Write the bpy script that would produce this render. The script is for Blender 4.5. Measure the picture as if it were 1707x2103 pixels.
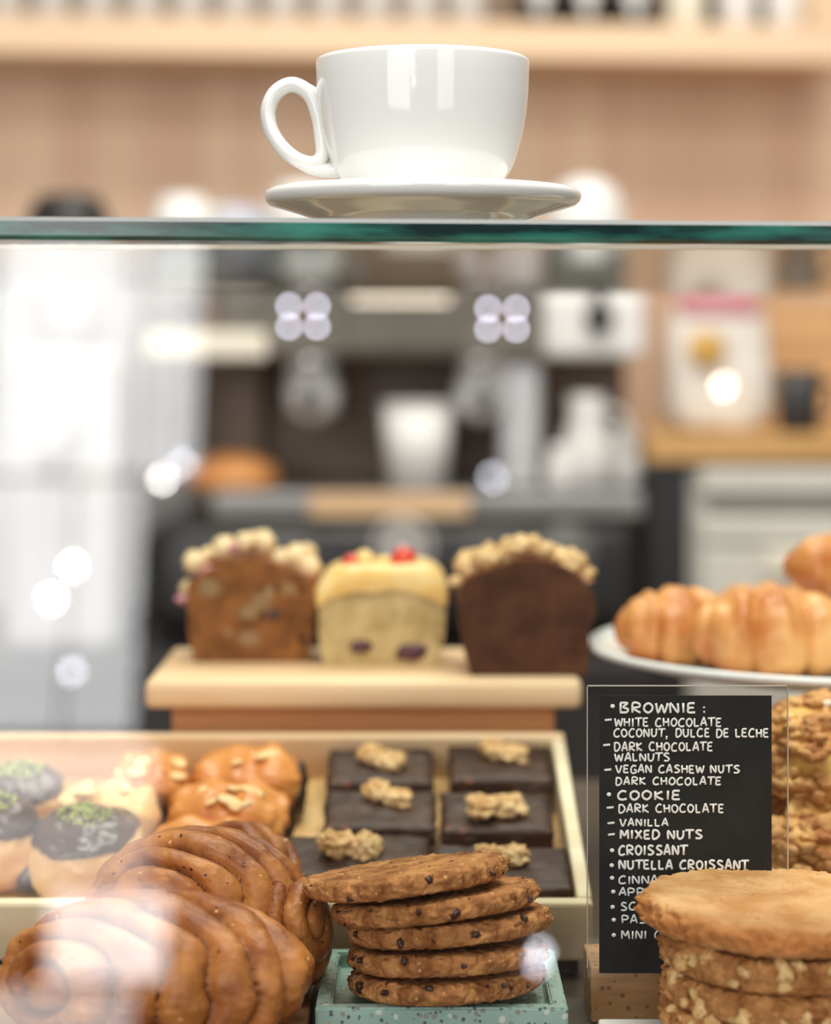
import bpy, bmesh, math, random
from mathutils import Vector, Matrix, noise, Euler

PI = math.pi
for o in list(bpy.data.objects):
    bpy.data.objects.remove(o)
SC = bpy.context.scene
COL = SC.collection

# ------------------------------------------------------------------ camera
F, CX, HY, EZ = 4500.0, 853.5, 747.0, 1.2      # focal length in pixels, centre column, horizon row, eye height
cam_data = bpy.data.cameras.new('camera')
cam = bpy.data.objects.new('camera', cam_data)
COL.objects.link(cam)
cam.location = (0, -1.0, EZ)
cam.rotation_euler = (PI / 2, 0, 0)
cam_data.sensor_fit = 'HORIZONTAL'
cam_data.sensor_width = 24.0
cam_data.lens = 24.0 * F / 1707.0
cam_data.shift_y = -(1051.5 - HY) / 1707.0
cam_data.clip_start = 0.05
cam_data.dof.use_dof = True
cam_data.dof.focus_distance = 0.985
cam_data.dof.aperture_fstop = 3.3
SC.camera = cam

# ------------------------------------------------------------------ world, exposure, lights
SC.view_settings.view_transform = 'Standard'
SC.view_settings.look = 'None'
SC.view_settings.gamma = 1.0
SC.view_settings.use_curve_mapping = False
SC.view_settings.exposure = 0.0
SC.cycles.use_denoising = True
SC.cycles.max_bounces = 10
SC.cycles.diffuse_bounces = 3
SC.cycles.glossy_bounces = 4
SC.cycles.transparent_max_bounces = 16
SC.cycles.caustics_reflective = False
SC.cycles.caustics_refractive = False
SC.cycles.sample_clamp_indirect = 6.0

world = bpy.data.worlds.new('world')
SC.world = world
world.use_nodes = True
world.node_tree.nodes['Background'].inputs[0].default_value = (1.0, 0.98, 0.95, 1)
world.node_tree.nodes['Background'].inputs[1].default_value = 0.36

FRONT_Y = -4.1                                   # the shop front, behind the camera
DAY = 14.0                                       # radiance of the daylight in the shop windows
OPENINGS = [                                     # x0, x1, z0, z1, share of DAY; unseen, shaped for the pane's reflections
    (-0.995, -0.645, 2.34, 3.25, 0.62),
    (-0.64, -0.505, 2.34, 3.25, 0.54),
    (-0.995, -0.79, 1.74, 2.33, 0.52),
    (-0.785, -0.625, 1.74, 2.33, 0.50),
    (-0.995, -0.575, 1.60, 1.72, 0.46),
    (-0.995, -0.575, 1.41, 1.58, 0.24),
    (-0.79, -0.535, 1.215, 1.40, 0.78),
    (-0.995, -0.600, 1.09, 1.20, 0.35),
    (-3.20, -1.00, 0.50, 3.25, 0.30),  # this and the next two: unseen windows added for more light
    (1.15, 2.70, 0.50, 3.25, 0.22),
    (-0.40, 1.05, 3.30, 3.90, 0.5),
]
def area_light(name, loc, rot, sx, sy, radiance, color=(1, 1, 1)):
    d = bpy.data.lights.new(name, 'AREA')
    d.shape = 'RECTANGLE'
    d.size, d.size_y = sx, sy
    d.energy = radiance * PI * sx * sy
    d.color = color
    o = bpy.data.objects.new(name, d)
    o.location, o.rotation_euler = loc, rot
    COL.objects.link(o)
    return o
for x0, x1, z0, z1, k in OPENINGS:
    area_light('daylight', ((x0 + x1) / 2, FRONT_Y, (z0 + z1) / 2), (PI / 2, 0, 0), x1 - x0, z1 - z0, DAY * k, (1, 1, 1))
# unseen warm fill lights added overhead, over the back bar and the counter
area_light('fill_light', (0.2, 1.35, 3.0), (0, 0, 0), 1.6, 0.5, 15.0, (1, 0.93, 0.83))
area_light('fill_light', (0.1, -0.25, 2.9), (0, 0, 0), 1.4, 0.6, 17.0, (1, 0.96, 0.9))

# ------------------------------------------------------------------ helpers
def P(px, py, d):
    return Vector(((px - CX) / F * d, d - 1.0, EZ - (py - HY) / F * d))
def PX(px, d): return (px - CX) / F * d
def PZ(py, d): return EZ - (py - HY) / F * d

def lin(r, g, b):
    def f(c):
        c /= 255.0
        return c / 12.92 if c <= 0.04045 else ((c + 0.055) / 1.055) ** 2.4
    return (f(r), f(g), f(b), 1)

def mat(name, c1, c2=None, scale=30, detail=4, rough=0.5, bump=0.0, bscale=150, metallic=0.0, coat=0.0,
        stretch=(1, 1, 1), specks=(), attr=None, attr_col=None, sss=0.0, spec=0.5, cmin=0.35, cmax=0.65, emit=None):
    m = bpy.data.materials.new(name)
    m.use_nodes = True
    nt = m.node_tree
    N, L = nt.nodes, nt.links
    b = N['Principled BSDF']
    b.inputs['Roughness'].default_value = rough
    b.inputs['Metallic'].default_value = metallic
    b.inputs['Coat Weight'].default_value = coat
    b.inputs['Coat Roughness'].default_value = 0.12
    b.inputs['Specular IOR Level'].default_value = spec
    if sss:
        b.inputs['Subsurface Weight'].default_value = sss
        b.inputs['Subsurface Radius'].default_value = (0.004, 0.002, 0.001)
        b.inputs['Subsurface Scale'].default_value = 1.0
    tc = N.new('ShaderNodeTexCoord')
    mp = N.new('ShaderNodeMapping')
    mp.inputs['Scale'].default_value = stretch
    L.new(tc.outputs['Object'], mp.inputs['Vector'])
    if c2 is None:
        rgb = N.new('ShaderNodeRGB'); rgb.outputs[0].default_value = c1
        out = rgb.outputs[0]
    else:
        nz = N.new('ShaderNodeTexNoise')
        nz.inputs['Scale'].default_value = scale
        nz.inputs['Detail'].default_value = detail
        L.new(mp.outputs[0], nz.inputs['Vector'])
        cr = N.new('ShaderNodeValToRGB')
        cr.color_ramp.elements[0].position = cmin; cr.color_ramp.elements[0].color = c1
        cr.color_ramp.elements[1].position = cmax; cr.color_ramp.elements[1].color = c2
        L.new(nz.outputs[0], cr.inputs[0])
        out = cr.outputs[0]
    for (sc, sscale, size, dens) in specks:
        # irregular specks: voronoi cells of which only some are kept
        vo = N.new('ShaderNodeTexVoronoi'); vo.inputs['Scale'].default_value = sscale
        wn = N.new('ShaderNodeTexNoise'); wn.inputs['Scale'].default_value = sscale * 1.7
        ad = N.new('ShaderNodeMixRGB'); ad.blend_type = 'ADD'; ad.inputs[0].default_value = 0.45 / sscale
        L.new(tc.outputs['Object'], ad.inputs[1]); L.new(tc.outputs['Object'], wn.inputs['Vector']); L.new(wn.outputs[1], ad.inputs[2])
        L.new(ad.outputs[0], vo.inputs['Vector'])
        lt = N.new('ShaderNodeMath'); lt.operation = 'LESS_THAN'; lt.inputs[1].default_value = size
        L.new(vo.outputs['Distance'], lt.inputs[0])
        sx = N.new('ShaderNodeSeparateColor'); L.new(vo.outputs['Color'], sx.inputs[0])
        l2 = N.new('ShaderNodeMath'); l2.operation = 'LESS_THAN'; l2.inputs[1].default_value = dens
        L.new(sx.outputs[0], l2.inputs[0])
        mu = N.new('ShaderNodeMath'); mu.operation = 'MULTIPLY'
        L.new(lt.outputs[0], mu.inputs[0]); L.new(l2.outputs[0], mu.inputs[1])
        mx = N.new('ShaderNodeMixRGB'); mx.inputs[2].default_value = sc
        L.new(mu.outputs[0], mx.inputs[0]); L.new(out, mx.inputs[1])
        out = mx.outputs[0]
    if attr:
        at = N.new('ShaderNodeAttribute'); at.attribute_name = attr
        mx = N.new('ShaderNodeMixRGB'); mx.inputs[2].default_value = attr_col
        L.new(at.outputs['Fac'], mx.inputs[0]); L.new(out, mx.inputs[1])
        out = mx.outputs[0]
    L.new(out, b.inputs['Base Color'])
    if bump:
        nb = N.new('ShaderNodeTexNoise'); nb.inputs['Scale'].default_value = bscale; nb.inputs['Detail'].default_value = 5
        L.new(mp.outputs[0], nb.inputs['Vector'])
        bp = N.new('ShaderNodeBump'); bp.inputs['Strength'].default_value = 1.0; bp.inputs['Distance'].default_value = bump
        L.new(nb.outputs[0], bp.inputs['Height']); L.new(bp.outputs[0], b.inputs['Normal'])
    if emit:
        b.inputs['Emission Color'].default_value = emit[0]
        b.inputs['Emission Strength'].default_value = emit[1]
    return m

def clear_glass(name, k, tint=(1, 1, 1, 1), rough=0.0):
    """a thin clear sheet: see-through, with a mirror share after Fresnel on its outer faces"""
    m = bpy.data.materials.new(name); m.use_nodes = True
    nt = m.node_tree; N, L = nt.nodes, nt.links
    N.remove(N['Principled BSDF'])
    out = N['Material Output']
    tr = N.new('ShaderNodeBsdfTransparent'); tr.inputs[0].default_value = tint
    gl = N.new('ShaderNodeBsdfGlossy'); gl.inputs['Roughness'].default_value = rough
    fr = N.new('ShaderNodeFresnel'); fr.inputs[0].default_value = 1.5
    ge = N.new('ShaderNodeNewGeometry')
    inv = N.new('ShaderNodeMath'); inv.operation = 'SUBTRACT'; inv.inputs[0].default_value = 1.0
    L.new(ge.outputs['Backfacing'], inv.inputs[1])
    mu = N.new('ShaderNodeMath'); mu.operation = 'MULTIPLY'
    L.new(fr.outputs[0], mu.inputs[0]); L.new(inv.outputs[0], mu.inputs[1])
    m2 = N.new('ShaderNodeMath'); m2.operation = 'MULTIPLY'; m2.inputs[1].default_value = k; m2.use_clamp = True
    L.new(mu.outputs[0], m2.inputs[0])
    mx = N.new('ShaderNodeMixShader')
    L.new(m2.outputs[0], mx.inputs[0]); L.new(tr.outputs[0], mx.inputs[1]); L.new(gl.outputs[0], mx.inputs[2])
    L.new(mx.outputs[0], out.inputs[0])
    return m

def new_obj(name, bm, mats, parent=None, smooth=True, sharp=None):
    me = bpy.data.meshes.new(name)
    bmesh.ops.recalc_face_normals(bm, faces=bm.faces)
    bm.to_mesh(me); bm.free()
    if not isinstance(mats, (list, tuple)): mats = [mats]
    for m in mats: me.materials.append(m)
    if smooth:
        for p in me.polygons: p.use_smooth = True
        if sharp: me.set_sharp_from_angle(angle=math.radians(sharp))
    o = bpy.data.objects.new(name, me)
    COL.objects.link(o)
    if parent: o.parent = parent
    return o

def tag(o, label, cat, group=None, kind=None):
    o['label'] = label; o['category'] = cat
    if group: o['group'] = group
    if kind: o['kind'] = kind
    return o
def thing(name, label, cat, loc=(0, 0, 0), rot=(0, 0, 0), group=None):
    o = bpy.data.objects.new(name, None); COL.objects.link(o)
    o.location = loc; o.rotation_euler = rot
    o.empty_display_size = 0.02
    return tag(o, label, cat, group)
def struct(name, bm, m, **k):
    o = new_obj(name, bm, m, **k); o['kind'] = 'structure'; return o

def box(bm, x0, x1, y0, y1, z0, z1, bevel=0.0, seg=2, mi=0):
    r = bmesh.ops.create_cube(bm, size=1.0)
    vs = r['verts']
    for v in vs:
        v.co = Vector(((x0 + x1) / 2 + v.co.x * (x1 - x0), (y0 + y1) / 2 + v.co.y * (y1 - y0), (z0 + z1) / 2 + v.co.z * (z1 - z0)))
    if bevel:
        es = list({e for v in vs for e in v.link_edges})
        bmesh.ops.bevel(bm, geom=es, offset=bevel, segments=seg, affect='EDGES', profile=0.5)
    return bm
def Box(*a, **k): return box(bmesh.new(), *a, **k)

def lathe(bm, prof, seg=64, cx=0, cy=0, cz=0):
    rings = []
    for r, z in prof:
        if r < 1e-6: rings.append([bm.verts.new((cx, cy, cz + z))])
        else: rings.append([bm.verts.new((cx + r * math.cos(2 * PI * i / seg), cy + r * math.sin(2 * PI * i / seg), cz + z)) for i in range(seg)])
    for a, b in zip(rings, rings[1:]):
        for i in range(seg):
            j = (i + 1) % seg
            if len(a) == 1 and len(b) == 1: continue
            if len(a) == 1: bm.faces.new((a[0], b[i], b[j]))
            elif len(b) == 1: bm.faces.new((a[i], b[0], a[j]))
            else: bm.faces.new((a[i], b[i], b[j], a[j]))
    return bm
def Lathe(*a, **k): return lathe(bmesh.new(), *a, **k)

def spline(pts, n, closed=False):
    pts = [Vector(p) for p in pts]
    out = []
    m = len(pts)
    segs = m if closed else m - 1
    for s in range(segs):
        if closed: p0, p1, p2, p3 = pts[(s - 1) % m], pts[s], pts[(s + 1) % m], pts[(s + 2) % m]
        else: p0, p1, p2, p3 = pts[max(s - 1, 0)], pts[s], pts[s + 1], pts[min(s + 2, m - 1)]
        for k in range(n):
            t = k / n
            out.append(0.5 * ((2 * p1) + (p2 - p0) * t + (2 * p0 - 5 * p1 + 4 * p2 - p3) * t * t + (3 * p1 - p0 - 3 * p2 + p3) * t ** 3))
    if not closed: out.append(pts[-1])
    return out

def tube(bm, pts, rad, seg=10, closed=False, squash=None, caps=True):
    """sweep a circle along pts; rad a number or a list; squash=(axis vector, factor) flattens the section along that axis"""
    pts = [Vector(p) for p in pts]
    n = len(pts)
    rings = []
    up = None
    for i, p in enumerate(pts):
        if closed: t = (pts[(i + 1) % n] - pts[(i - 1) % n]).normalized()
        else: t = (pts[min(i + 1, n - 1)] - pts[max(i - 1, 0)]).normalized()
        if up is None:
            up = Vector((0, 1, 0)) if abs(t.y) < 0.8 else Vector((0, 0, 1))
        up = (up - t * up.dot(t)).normalized()
        si = t.cross(up)
        r = rad[i] if isinstance(rad, (list, tuple)) else rad
        ring = []
        for k in range(seg):
            a = 2 * PI * k / seg
            off = up * math.cos(a) * r + si * math.sin(a) * r
            if squash:
                ax, fct = squash
                off = off + ax * (off.dot(ax)) * (fct - 1)
            ring.append(bm.verts.new(p + off))
        rings.append(ring)
    rng = range(n) if closed else range(n - 1)
    for i in rng:
        a, b = rings[i], rings[(i + 1) % n]
        for k in range(seg):
            j = (k + 1) % seg
            bm.faces.new((a[k], b[k], b[j], a[j]))
    if caps and not closed:
        bm.faces.new(rings[0]); bm.faces.new(list(reversed(rings[-1])))
    return bm

def fbm(p, sc, oct=3):
    v, a = 0.0, 1.0
    for _ in range(oct):
        v += a * noise.noise(Vector(p) * sc); sc *= 2.1; a *= 0.5
    return v

def blob(bm, c, r, amp=0.1, sc=2.0, sub=4, seed=0, flat=None, rot=None, power=None):
    """lumpy ellipsoid; r=(rx,ry,rz); flat = lowest local z kept (share of rz)"""
    res = bmesh.ops.create_icosphere(bm, subdivisions=sub, radius=1.0)
    sv = Vector((seed * 7.13, seed * 3.7, seed * 1.9))
    R = rot.to_matrix() if rot else None
    for v in res['verts']:
        n = v.co.normalized()
        if power:
            q = (abs(n.x) ** power + abs(n.y) ** power + abs(n.z) ** power) ** (-1.0 / power)
            n = n * q
        k = 1 + amp * fbm(n + sv, sc)
        co = Vector((n.x * r[0] * k, n.y * r[1] * k, n.z * r[2] * k))
        if flat is not None: co.z = max(co.z, flat * r[2])
        if R: co = R @ co
        v.co = co + Vector(c)
    return bm

# ------------------------------------------------------------------ materials
M_porcelain = mat('white_porcelain', (0.80, 0.80, 0.775, 1), rough=0.09)
M_cup_far = mat('white_glaze', (0.78, 0.77, 0.74, 1), rough=0.25)
M_shelfcup = mat('grey_glaze', lin(198, 194, 188), rough=0.3)
M_cup_blue = mat('pale_blue_glaze', lin(190, 196, 215), rough=0.25)
M_wall = mat('wall_boards', lin(216, 178, 148), lin(232, 200, 168), scale=1.6, detail=2, rough=0.55, stretch=(7, 1, 0.25))
M_shelf = mat('shelf_wood', lin(232, 198, 160), lin(240, 212, 178), scale=5, rough=0.5, stretch=(0.3, 4, 4))
M_tray = mat('tray_wood', lin(222, 202, 164), lin(236, 222, 190), scale=9, rough=0.55, stretch=(1, 6, 6), bump=0.0002, bscale=90)
M_trayfloor = mat('tray_floor_wood', lin(196, 150, 92), lin(222, 182, 122), scale=8, rough=0.55, stretch=(1, 8, 6))
M_board = mat('board_wood', lin(216, 176, 132), lin(230, 198, 156), scale=6, rough=0.5, stretch=(0.6, 7, 7))
M_crate = mat('crate_wood', lin(186, 120, 64), lin(206, 142, 84), scale=5, rough=0.55, stretch=(0.6, 6, 7))
M_block = mat('block_wood', lin(166, 120, 72), lin(206, 160, 108), scale=28, detail=7, rough=0.6, stretch=(0.5, 2, 2), bump=0.0004, bscale=120, specks=((lin(130, 90, 54), 340, 0.4, 0.25),))
M_deck = mat('deck_brown', lin(62, 52, 42), lin(80, 68, 54), scale=6, rough=0.45)
M_walnutwood = mat('case_wood', lin(140, 98, 60), lin(165, 120, 78), scale=4, rough=0.5, stretch=(0.4, 4, 4))
M_boardbrown = mat('brown_board_wood', lin(124, 86, 52), lin(150, 108, 68), scale=6, rough=0.5, stretch=(0.5, 5, 5))
M_edge_streaks = mat('green_edge_painted_streaks', (0.003, 0.02, 0.018, 1), (0.03, 0.20, 0.15, 1), scale=5, detail=4, rough=0.16, stretch=(3.5, 1, 24), cmin=0.38, cmax=0.66, spec=0.7)  # green glass; its dark and light streaks are reflections put into the colour
M_arris_painted = mat('arris_painted_dark', (0.004, 0.014, 0.013, 1), rough=0.2)  # dark reflection along the upper chamfer, put into its base colour
M_top_glass = clear_glass('counter_glass', 1.0, (0.94, 0.985, 0.965, 1))
M_pane = clear_glass('front_glass', 1.95)
M_acrylic = clear_glass('acrylic', 2.2, (0.93, 0.92, 0.905, 1), 0.03)
M_acrylic_edge = mat('acrylic_edge', lin(206, 200, 190), rough=0.25)
M_card = mat('black_card', lin(30, 30, 29), lin(38, 38, 36), scale=60, rough=0.7, bump=0.0002, bscale=500, spec=0.2)
M_chalk = mat('white_marker', lin(232, 232, 226), rough=0.7)
M_terrazzo = mat('teal_terrazzo', lin(140, 172, 160), lin(158, 186, 174), scale=35, rough=0.4,
                 specks=((lin(84, 92, 86), 420, 0.36, 0.22), (lin(140, 142, 132), 330, 0.42, 0.2), (lin(205, 210, 200), 260, 0.4, 0.12), (lin(190, 140, 96), 230, 0.3, 0.06)))
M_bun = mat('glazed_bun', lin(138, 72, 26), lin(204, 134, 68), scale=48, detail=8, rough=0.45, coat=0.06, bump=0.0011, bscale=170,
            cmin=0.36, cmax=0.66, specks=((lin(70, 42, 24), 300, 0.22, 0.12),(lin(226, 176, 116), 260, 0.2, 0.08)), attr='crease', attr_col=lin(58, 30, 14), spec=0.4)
M_cookie = mat('oat_cookie', lin(132, 78, 36), lin(204, 144, 86), scale=95, detail=8, rough=0.75, bump=0.0026, bscale=320,
               specks=((lin(74, 42, 28), 190, 0.28, 0.16), (lin(216, 172, 112), 330, 0.25, 0.14)), spec=0.25)
M_bigcookie = mat('butter_cookie', lin(200, 142, 84), lin(228, 180, 124), scale=50, detail=8, rough=0.75, bump=0.0012, bscale=300,
                  specks=((lin(170, 108, 60), 190, 0.2, 0.08), (lin(240, 214, 160), 260, 0.2, 0.06)), attr='edge', attr_col=lin(190, 120, 62), spec=0.25)
M_nutcookie = mat('nut_cookie', lin(150, 92, 44), lin(218, 158, 96), scale=80, detail=8, rough=0.75, bump=0.0024, bscale=300,
                  specks=((lin(236, 200, 136), 120, 0.3, 0.18), (lin(130, 80, 42), 200, 0.26, 0.14)), spec=0.25)
M_choc = mat('dark_chocolate', lin(52, 30, 22), lin(66, 40, 28), scale=60, rough=0.3)
M_almond = mat('almond', lin(222, 180, 116), lin(238, 206, 150), scale=60, rough=0.5)
M_nutpiece = mat('cashew_piece', lin(206, 150, 84), lin(236, 200, 138), scale=90, rough=0.55)
M_brownie_top = mat('brownie', lin(54, 36, 27), lin(78, 54, 41), scale=40, detail=6, rough=0.5, bump=0.0009, bscale=160,
                    specks=((lin(120, 66, 42), 120, 0.22, 0.1),), spec=0.3)
M_walnut = mat('walnut', lin(196, 146, 84), lin(236, 202, 146), scale=70, detail=5, rough=0.5, bump=0.0012, bscale=180)
M_pastry = mat('brioche_crust', lin(196, 116, 48), lin(226, 154, 80), scale=26, detail=4, rough=0.4, bump=0.0008, bscale=80, coat=0.12)
M_pastry_pale = mat('pale_brioche', lin(216, 156, 84), lin(240, 206, 146), scale=24, detail=4, rough=0.45, bump=0.0008, bscale=80)
M_filling = mat('chocolate_filling', lin(44, 28, 22), lin(60, 38, 28), scale=60, rough=0.35, bump=0.0008, bscale=160)
M_icing_choc = mat('chocolate_icing', lin(66, 42, 32), lin(86, 58, 44), scale=60, rough=0.22, bump=0.0012, bscale=140)
M_pistachio = mat('pistachio', lin(140, 150, 60), lin(180, 184, 96), scale=60, rough=0.6)
M_loaf1 = mat('nut_loaf_crumb', lin(104, 64, 32), lin(150, 97, 52), scale=60, detail=6, rough=0.8, bump=0.001, bscale=220,
              specks=((lin(84, 52, 28), 120, 0.36, 0.22), (lin(150, 122, 84), 80, 0.36, 0.16)), spec=0.2)
M_loaf1c = mat('nut_loaf_crust', lin(140, 80, 40), lin(164, 98, 52), scale=30, rough=0.6, bump=0.001, bscale=120)
M_walnutgrey = mat('baked_nut', lin(122, 92, 56), lin(152, 122, 82), scale=60, rough=0.7)
M_loaf2 = mat('berry_loaf_crumb', lin(172, 148, 98), lin(208, 184, 134), scale=60, detail=5, rough=0.8, bump=0.001, bscale=220,
              specks=((lin(150, 124, 76), 110, 0.26, 0.16),), spec=0.2)
M_loaf2c = mat('berry_loaf_crust', lin(206, 160, 84), lin(224, 184, 108), scale=30, rough=0.6)
M_icing = mat('pale_icing', lin(236, 188, 96), lin(246, 216, 150), scale=50, rough=0.3, bump=0.0008, bscale=60)
M_berry = mat('red_berry', lin(206, 54, 44), lin(226, 84, 66), scale=60, rough=0.25)
M_berrydark = mat('baked_berry', lin(78, 34, 46), rough=0.4)
M_loaf3 = mat('chocolate_loaf_crumb', lin(66, 38, 24), lin(92, 58, 38), scale=50, detail=6, rough=0.8, bump=0.001, bscale=220,
              specks=((lin(120, 90, 50), 60, 0.22, 0.12),), spec=0.2)
M_loaf3c = mat('chocolate_loaf_crust', lin(120, 66, 32), lin(140, 82, 44), scale=30, rough=0.6)
M_hazel = mat('nut_pale', lin(222, 186, 130), lin(242, 216, 170), scale=50, rough=0.5)
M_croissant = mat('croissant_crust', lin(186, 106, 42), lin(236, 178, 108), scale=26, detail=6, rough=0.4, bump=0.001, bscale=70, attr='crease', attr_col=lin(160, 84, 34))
M_crumble = mat('streusel', lin(168, 100, 46), lin(238, 186, 116), scale=75, detail=5, rough=0.7, bump=0.001, bscale=160)
M_crumble_cake = mat('crumble_cake', lin(196, 132, 56), lin(222, 176, 92), scale=60, detail=6, rough=0.6, bump=0.001, bscale=120)
M_sugar = mat('sugar_lump', lin(244, 230, 206), rough=0.6)
M_black = mat('black_enamel', lin(26, 26, 27), lin(34, 33, 33), scale=8, rough=0.35)
M_dark = mat('dark_olive_metal', lin(92, 88, 78), lin(112, 106, 94), scale=6, rough=0.4)
M_brown = mat('brown_panel', lin(92, 74, 58), lin(114, 92, 72), scale=5, rough=0.45)
M_chrome = mat('chrome', (0.86, 0.86, 0.87, 1), rough=0.12, metallic=1.0)
M_steel = mat('brushed_steel', (0.62, 0.62, 0.62, 1), (0.7, 0.7, 0.7, 1), scale=20, rough=0.35, metallic=0.7, stretch=(1, 1, 12))
M_darksteel = mat('dark_steel', (0.26, 0.26, 0.255, 1), (0.32, 0.32, 0.31, 1), scale=20, rough=0.4, metallic=0.5, stretch=(1, 1, 12))
M_palesteel = mat('pale_steel', (0.48, 0.48, 0.48, 1), (0.54, 0.54, 0.54, 1), scale=8, rough=0.45)
M_bright = mat('bright_steel', (0.82, 0.82, 0.82, 1), rough=0.25, metallic=0.25)
M_white = mat('white_enamel', (0.84, 0.83, 0.80, 1), rough=0.3)
M_cream = mat('cream_enamel', lin(238, 232, 212), rough=0.35)
M_led = mat('white_led', (0.2, 0.2, 0.22, 1), rough=0.4, emit=((0.82, 0.82, 1.0, 1), 15.0))
M_red = mat('red_mark', lin(190, 40, 34), rough=0.4, emit=((1, 0.12, 0.08, 1), 2.5))
M_badge = mat('white_badge', lin(214, 212, 208), rough=0.4)
M_counter = mat('charcoal_counter', lin(46, 45, 46), lin(58, 57, 58), scale=5, rough=0.4)
M_tan = mat('tan_worktop', lin(196, 150, 88), lin(214, 170, 108), scale=5, rough=0.5, stretch=(0.5, 5, 5))
M_fridge = mat('white_fridge', lin(206, 204, 192), lin(216, 214, 203), scale=4, rough=0.35)
M_paper = mat('white_paper_bag', lin(214, 208, 198), lin(232, 226, 216), scale=12, rough=0.6, bump=0.002, bscale=16)
M_pink = mat('pink_print', lin(206, 140, 148), rough=0.6)
M_gold = mat('gold_print', lin(196, 154, 66), rough=0.45)
M_cardboard = mat('cardboard', lin(206, 162, 112), lin(220, 178, 130), scale=6, rough=0.7)
M_orange = mat('orange_clay', lin(206, 136, 70), lin(222, 154, 88), scale=9, rough=0.5)
M_floor = mat('floor_tiles', lin(150, 140, 128), lin(170, 160, 146), scale=3, rough=0.5)
M_shopfront = mat('shopfront_dark', lin(60, 52, 45), lin(72, 63, 54), scale=2, rough=0.6)
M_glint = mat('glint_emission', (1, 1, 1, 1), rough=0.3, emit=((1, 0.98, 0.94, 1), 130.0))  # added emitters standing in for glints from the street, also the next two
M_glint_warm = mat('glint_emission_warm', (1, 1, 1, 1), rough=0.3, emit=((1, 0.86, 0.66, 1), 110.0))
M_glint_dim = mat('glint_emission_dim', (1, 1, 1, 1), rough=0.3, emit=((0.86, 0.9, 1.0, 1), 70.0))
M_cable = mat('black_cable', lin(30, 30, 30), rough=0.6)

# ------------------------------------------------------------------ setting
struct('floor', Box(-4, 4, FRONT_Y, 4.2, -0.05, 0), M_floor, smooth=False)
WROT = math.radians(5.0)                      # the back wall recedes to the right
WALL_D = 2.78
bm = Box(-3.2, 3.2, 0, 0.1, 0, 3.2)
wb = struct('wall_back', bm, M_wall, smooth=False)
wb.location = (0, WALL_D, 0); wb.rotation_euler = (0, 0, WROT)
# shop front behind the camera: a wall with the window openings left out
bm = bmesh.new()
xs = sorted({-4.0, 4.0} | {v for o in OPENINGS for v in o[:2]})
zs = sorted({0.0, 4.1} | {v for o in OPENINGS for v in o[2:4]})
for i in range(len(xs) - 1):
    for j in range(len(zs) - 1):
        mx, mz = (xs[i] + xs[i + 1]) / 2, (zs[j] + zs[j + 1]) / 2
        if any(o[0] < mx < o[1] and o[2] < mz < o[3] for o in OPENINGS): continue
        box(bm, xs[i], xs[i + 1], FRONT_Y - 0.06, FRONT_Y + 0.03, zs[j], zs[j + 1])
struct('wall_front', bm, M_shopfront, smooth=False)

def wallpt(u, v, z):                           # a point in the back wall's frame: u along it, v in front of it
    c, s = math.cos(WROT), math.sin(WROT)
    return Vector((u * c + v * s, WALL_D + u * s - v * c, z))

# ------------------------------------------------------------------ display case
DECK = 0.90
case = thing('display_case', 'glass pastry counter with a green edged glass top holding the white cup', 'display case', (0, 0, 0))
new_obj('cabinet', Box(-0.6, 0.6, -0.17, 0.58, 0.0, DECK - 0.03, 0.004), M_walnutwood, case, smooth=False)
new_obj('deck', Box(-0.6, 0.6, -0.17, 0.58, DECK - 0.03, DECK, 0.002), M_deck, case, smooth=False)
GB, GT = 1.2511, 1.2609                       # underside and top of the glass top
GROLL = math.radians(0.36)
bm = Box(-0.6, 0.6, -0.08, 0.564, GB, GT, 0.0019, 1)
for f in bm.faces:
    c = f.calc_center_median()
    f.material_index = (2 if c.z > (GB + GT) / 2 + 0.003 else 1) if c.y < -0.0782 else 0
g = new_obj('glass_top', bm, [M_top_glass, M_edge_streaks, M_arris_painted], case, smooth=False)
g['label'] = 'thick clear glass shelf with a dark green polished edge'
g.rotation_euler = (0, GROLL, 0)
g.location = (-1.256 * math.sin(GROLL), 0, 1.256 * (1 - math.cos(GROLL)))
# front pane, leaning out towards the customer
bm = bmesh.new()
PB, PT = (-0.145, DECK), (-0.085, 1.2498)
for x in (-0.6, 0.6):
    pass
t = 0.005
vs = [bm.verts.new(p) for p in ((-0.6, PB[0], PB[1]), (0.6, PB[0], PB[1]), (0.6, PT[0], PT[1]), (-0.6, PT[0], PT[1]),
                                (-0.6, PB[0] + t, PB[1]), (0.6, PB[0] + t, PB[1]), (0.6, PT[0] + t, PT[1]), (-0.6, PT[0] + t, PT[1]))]
for q in ((0, 1, 2, 3), (7, 6, 5, 4), (0, 4, 5, 1), (3, 2, 6, 7), (0, 3, 7, 4), (1, 5, 6, 2)):
    bm.faces.new([vs[i] for i in q])
pane = new_obj('front_pane', bm, M_pane, case, smooth=False)
pane['label'] = 'clear slanted front pane mirroring the bright street at left'
for s in (-1, 1):
    new_obj('side_pane', Box(s * 0.592 - 0.003, s * 0.592 + 0.003, -0.07, 0.56, DECK, GB - 0.006), M_pane, case, smooth=False)
new_obj('pane_seal', Box(-0.6, 0.6, -0.0825, -0.0795, GB - 0.0032, GB - 0.0012), mat('pale_seal', lin(190, 180, 160), rough=0.5), case, smooth=False)

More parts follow.
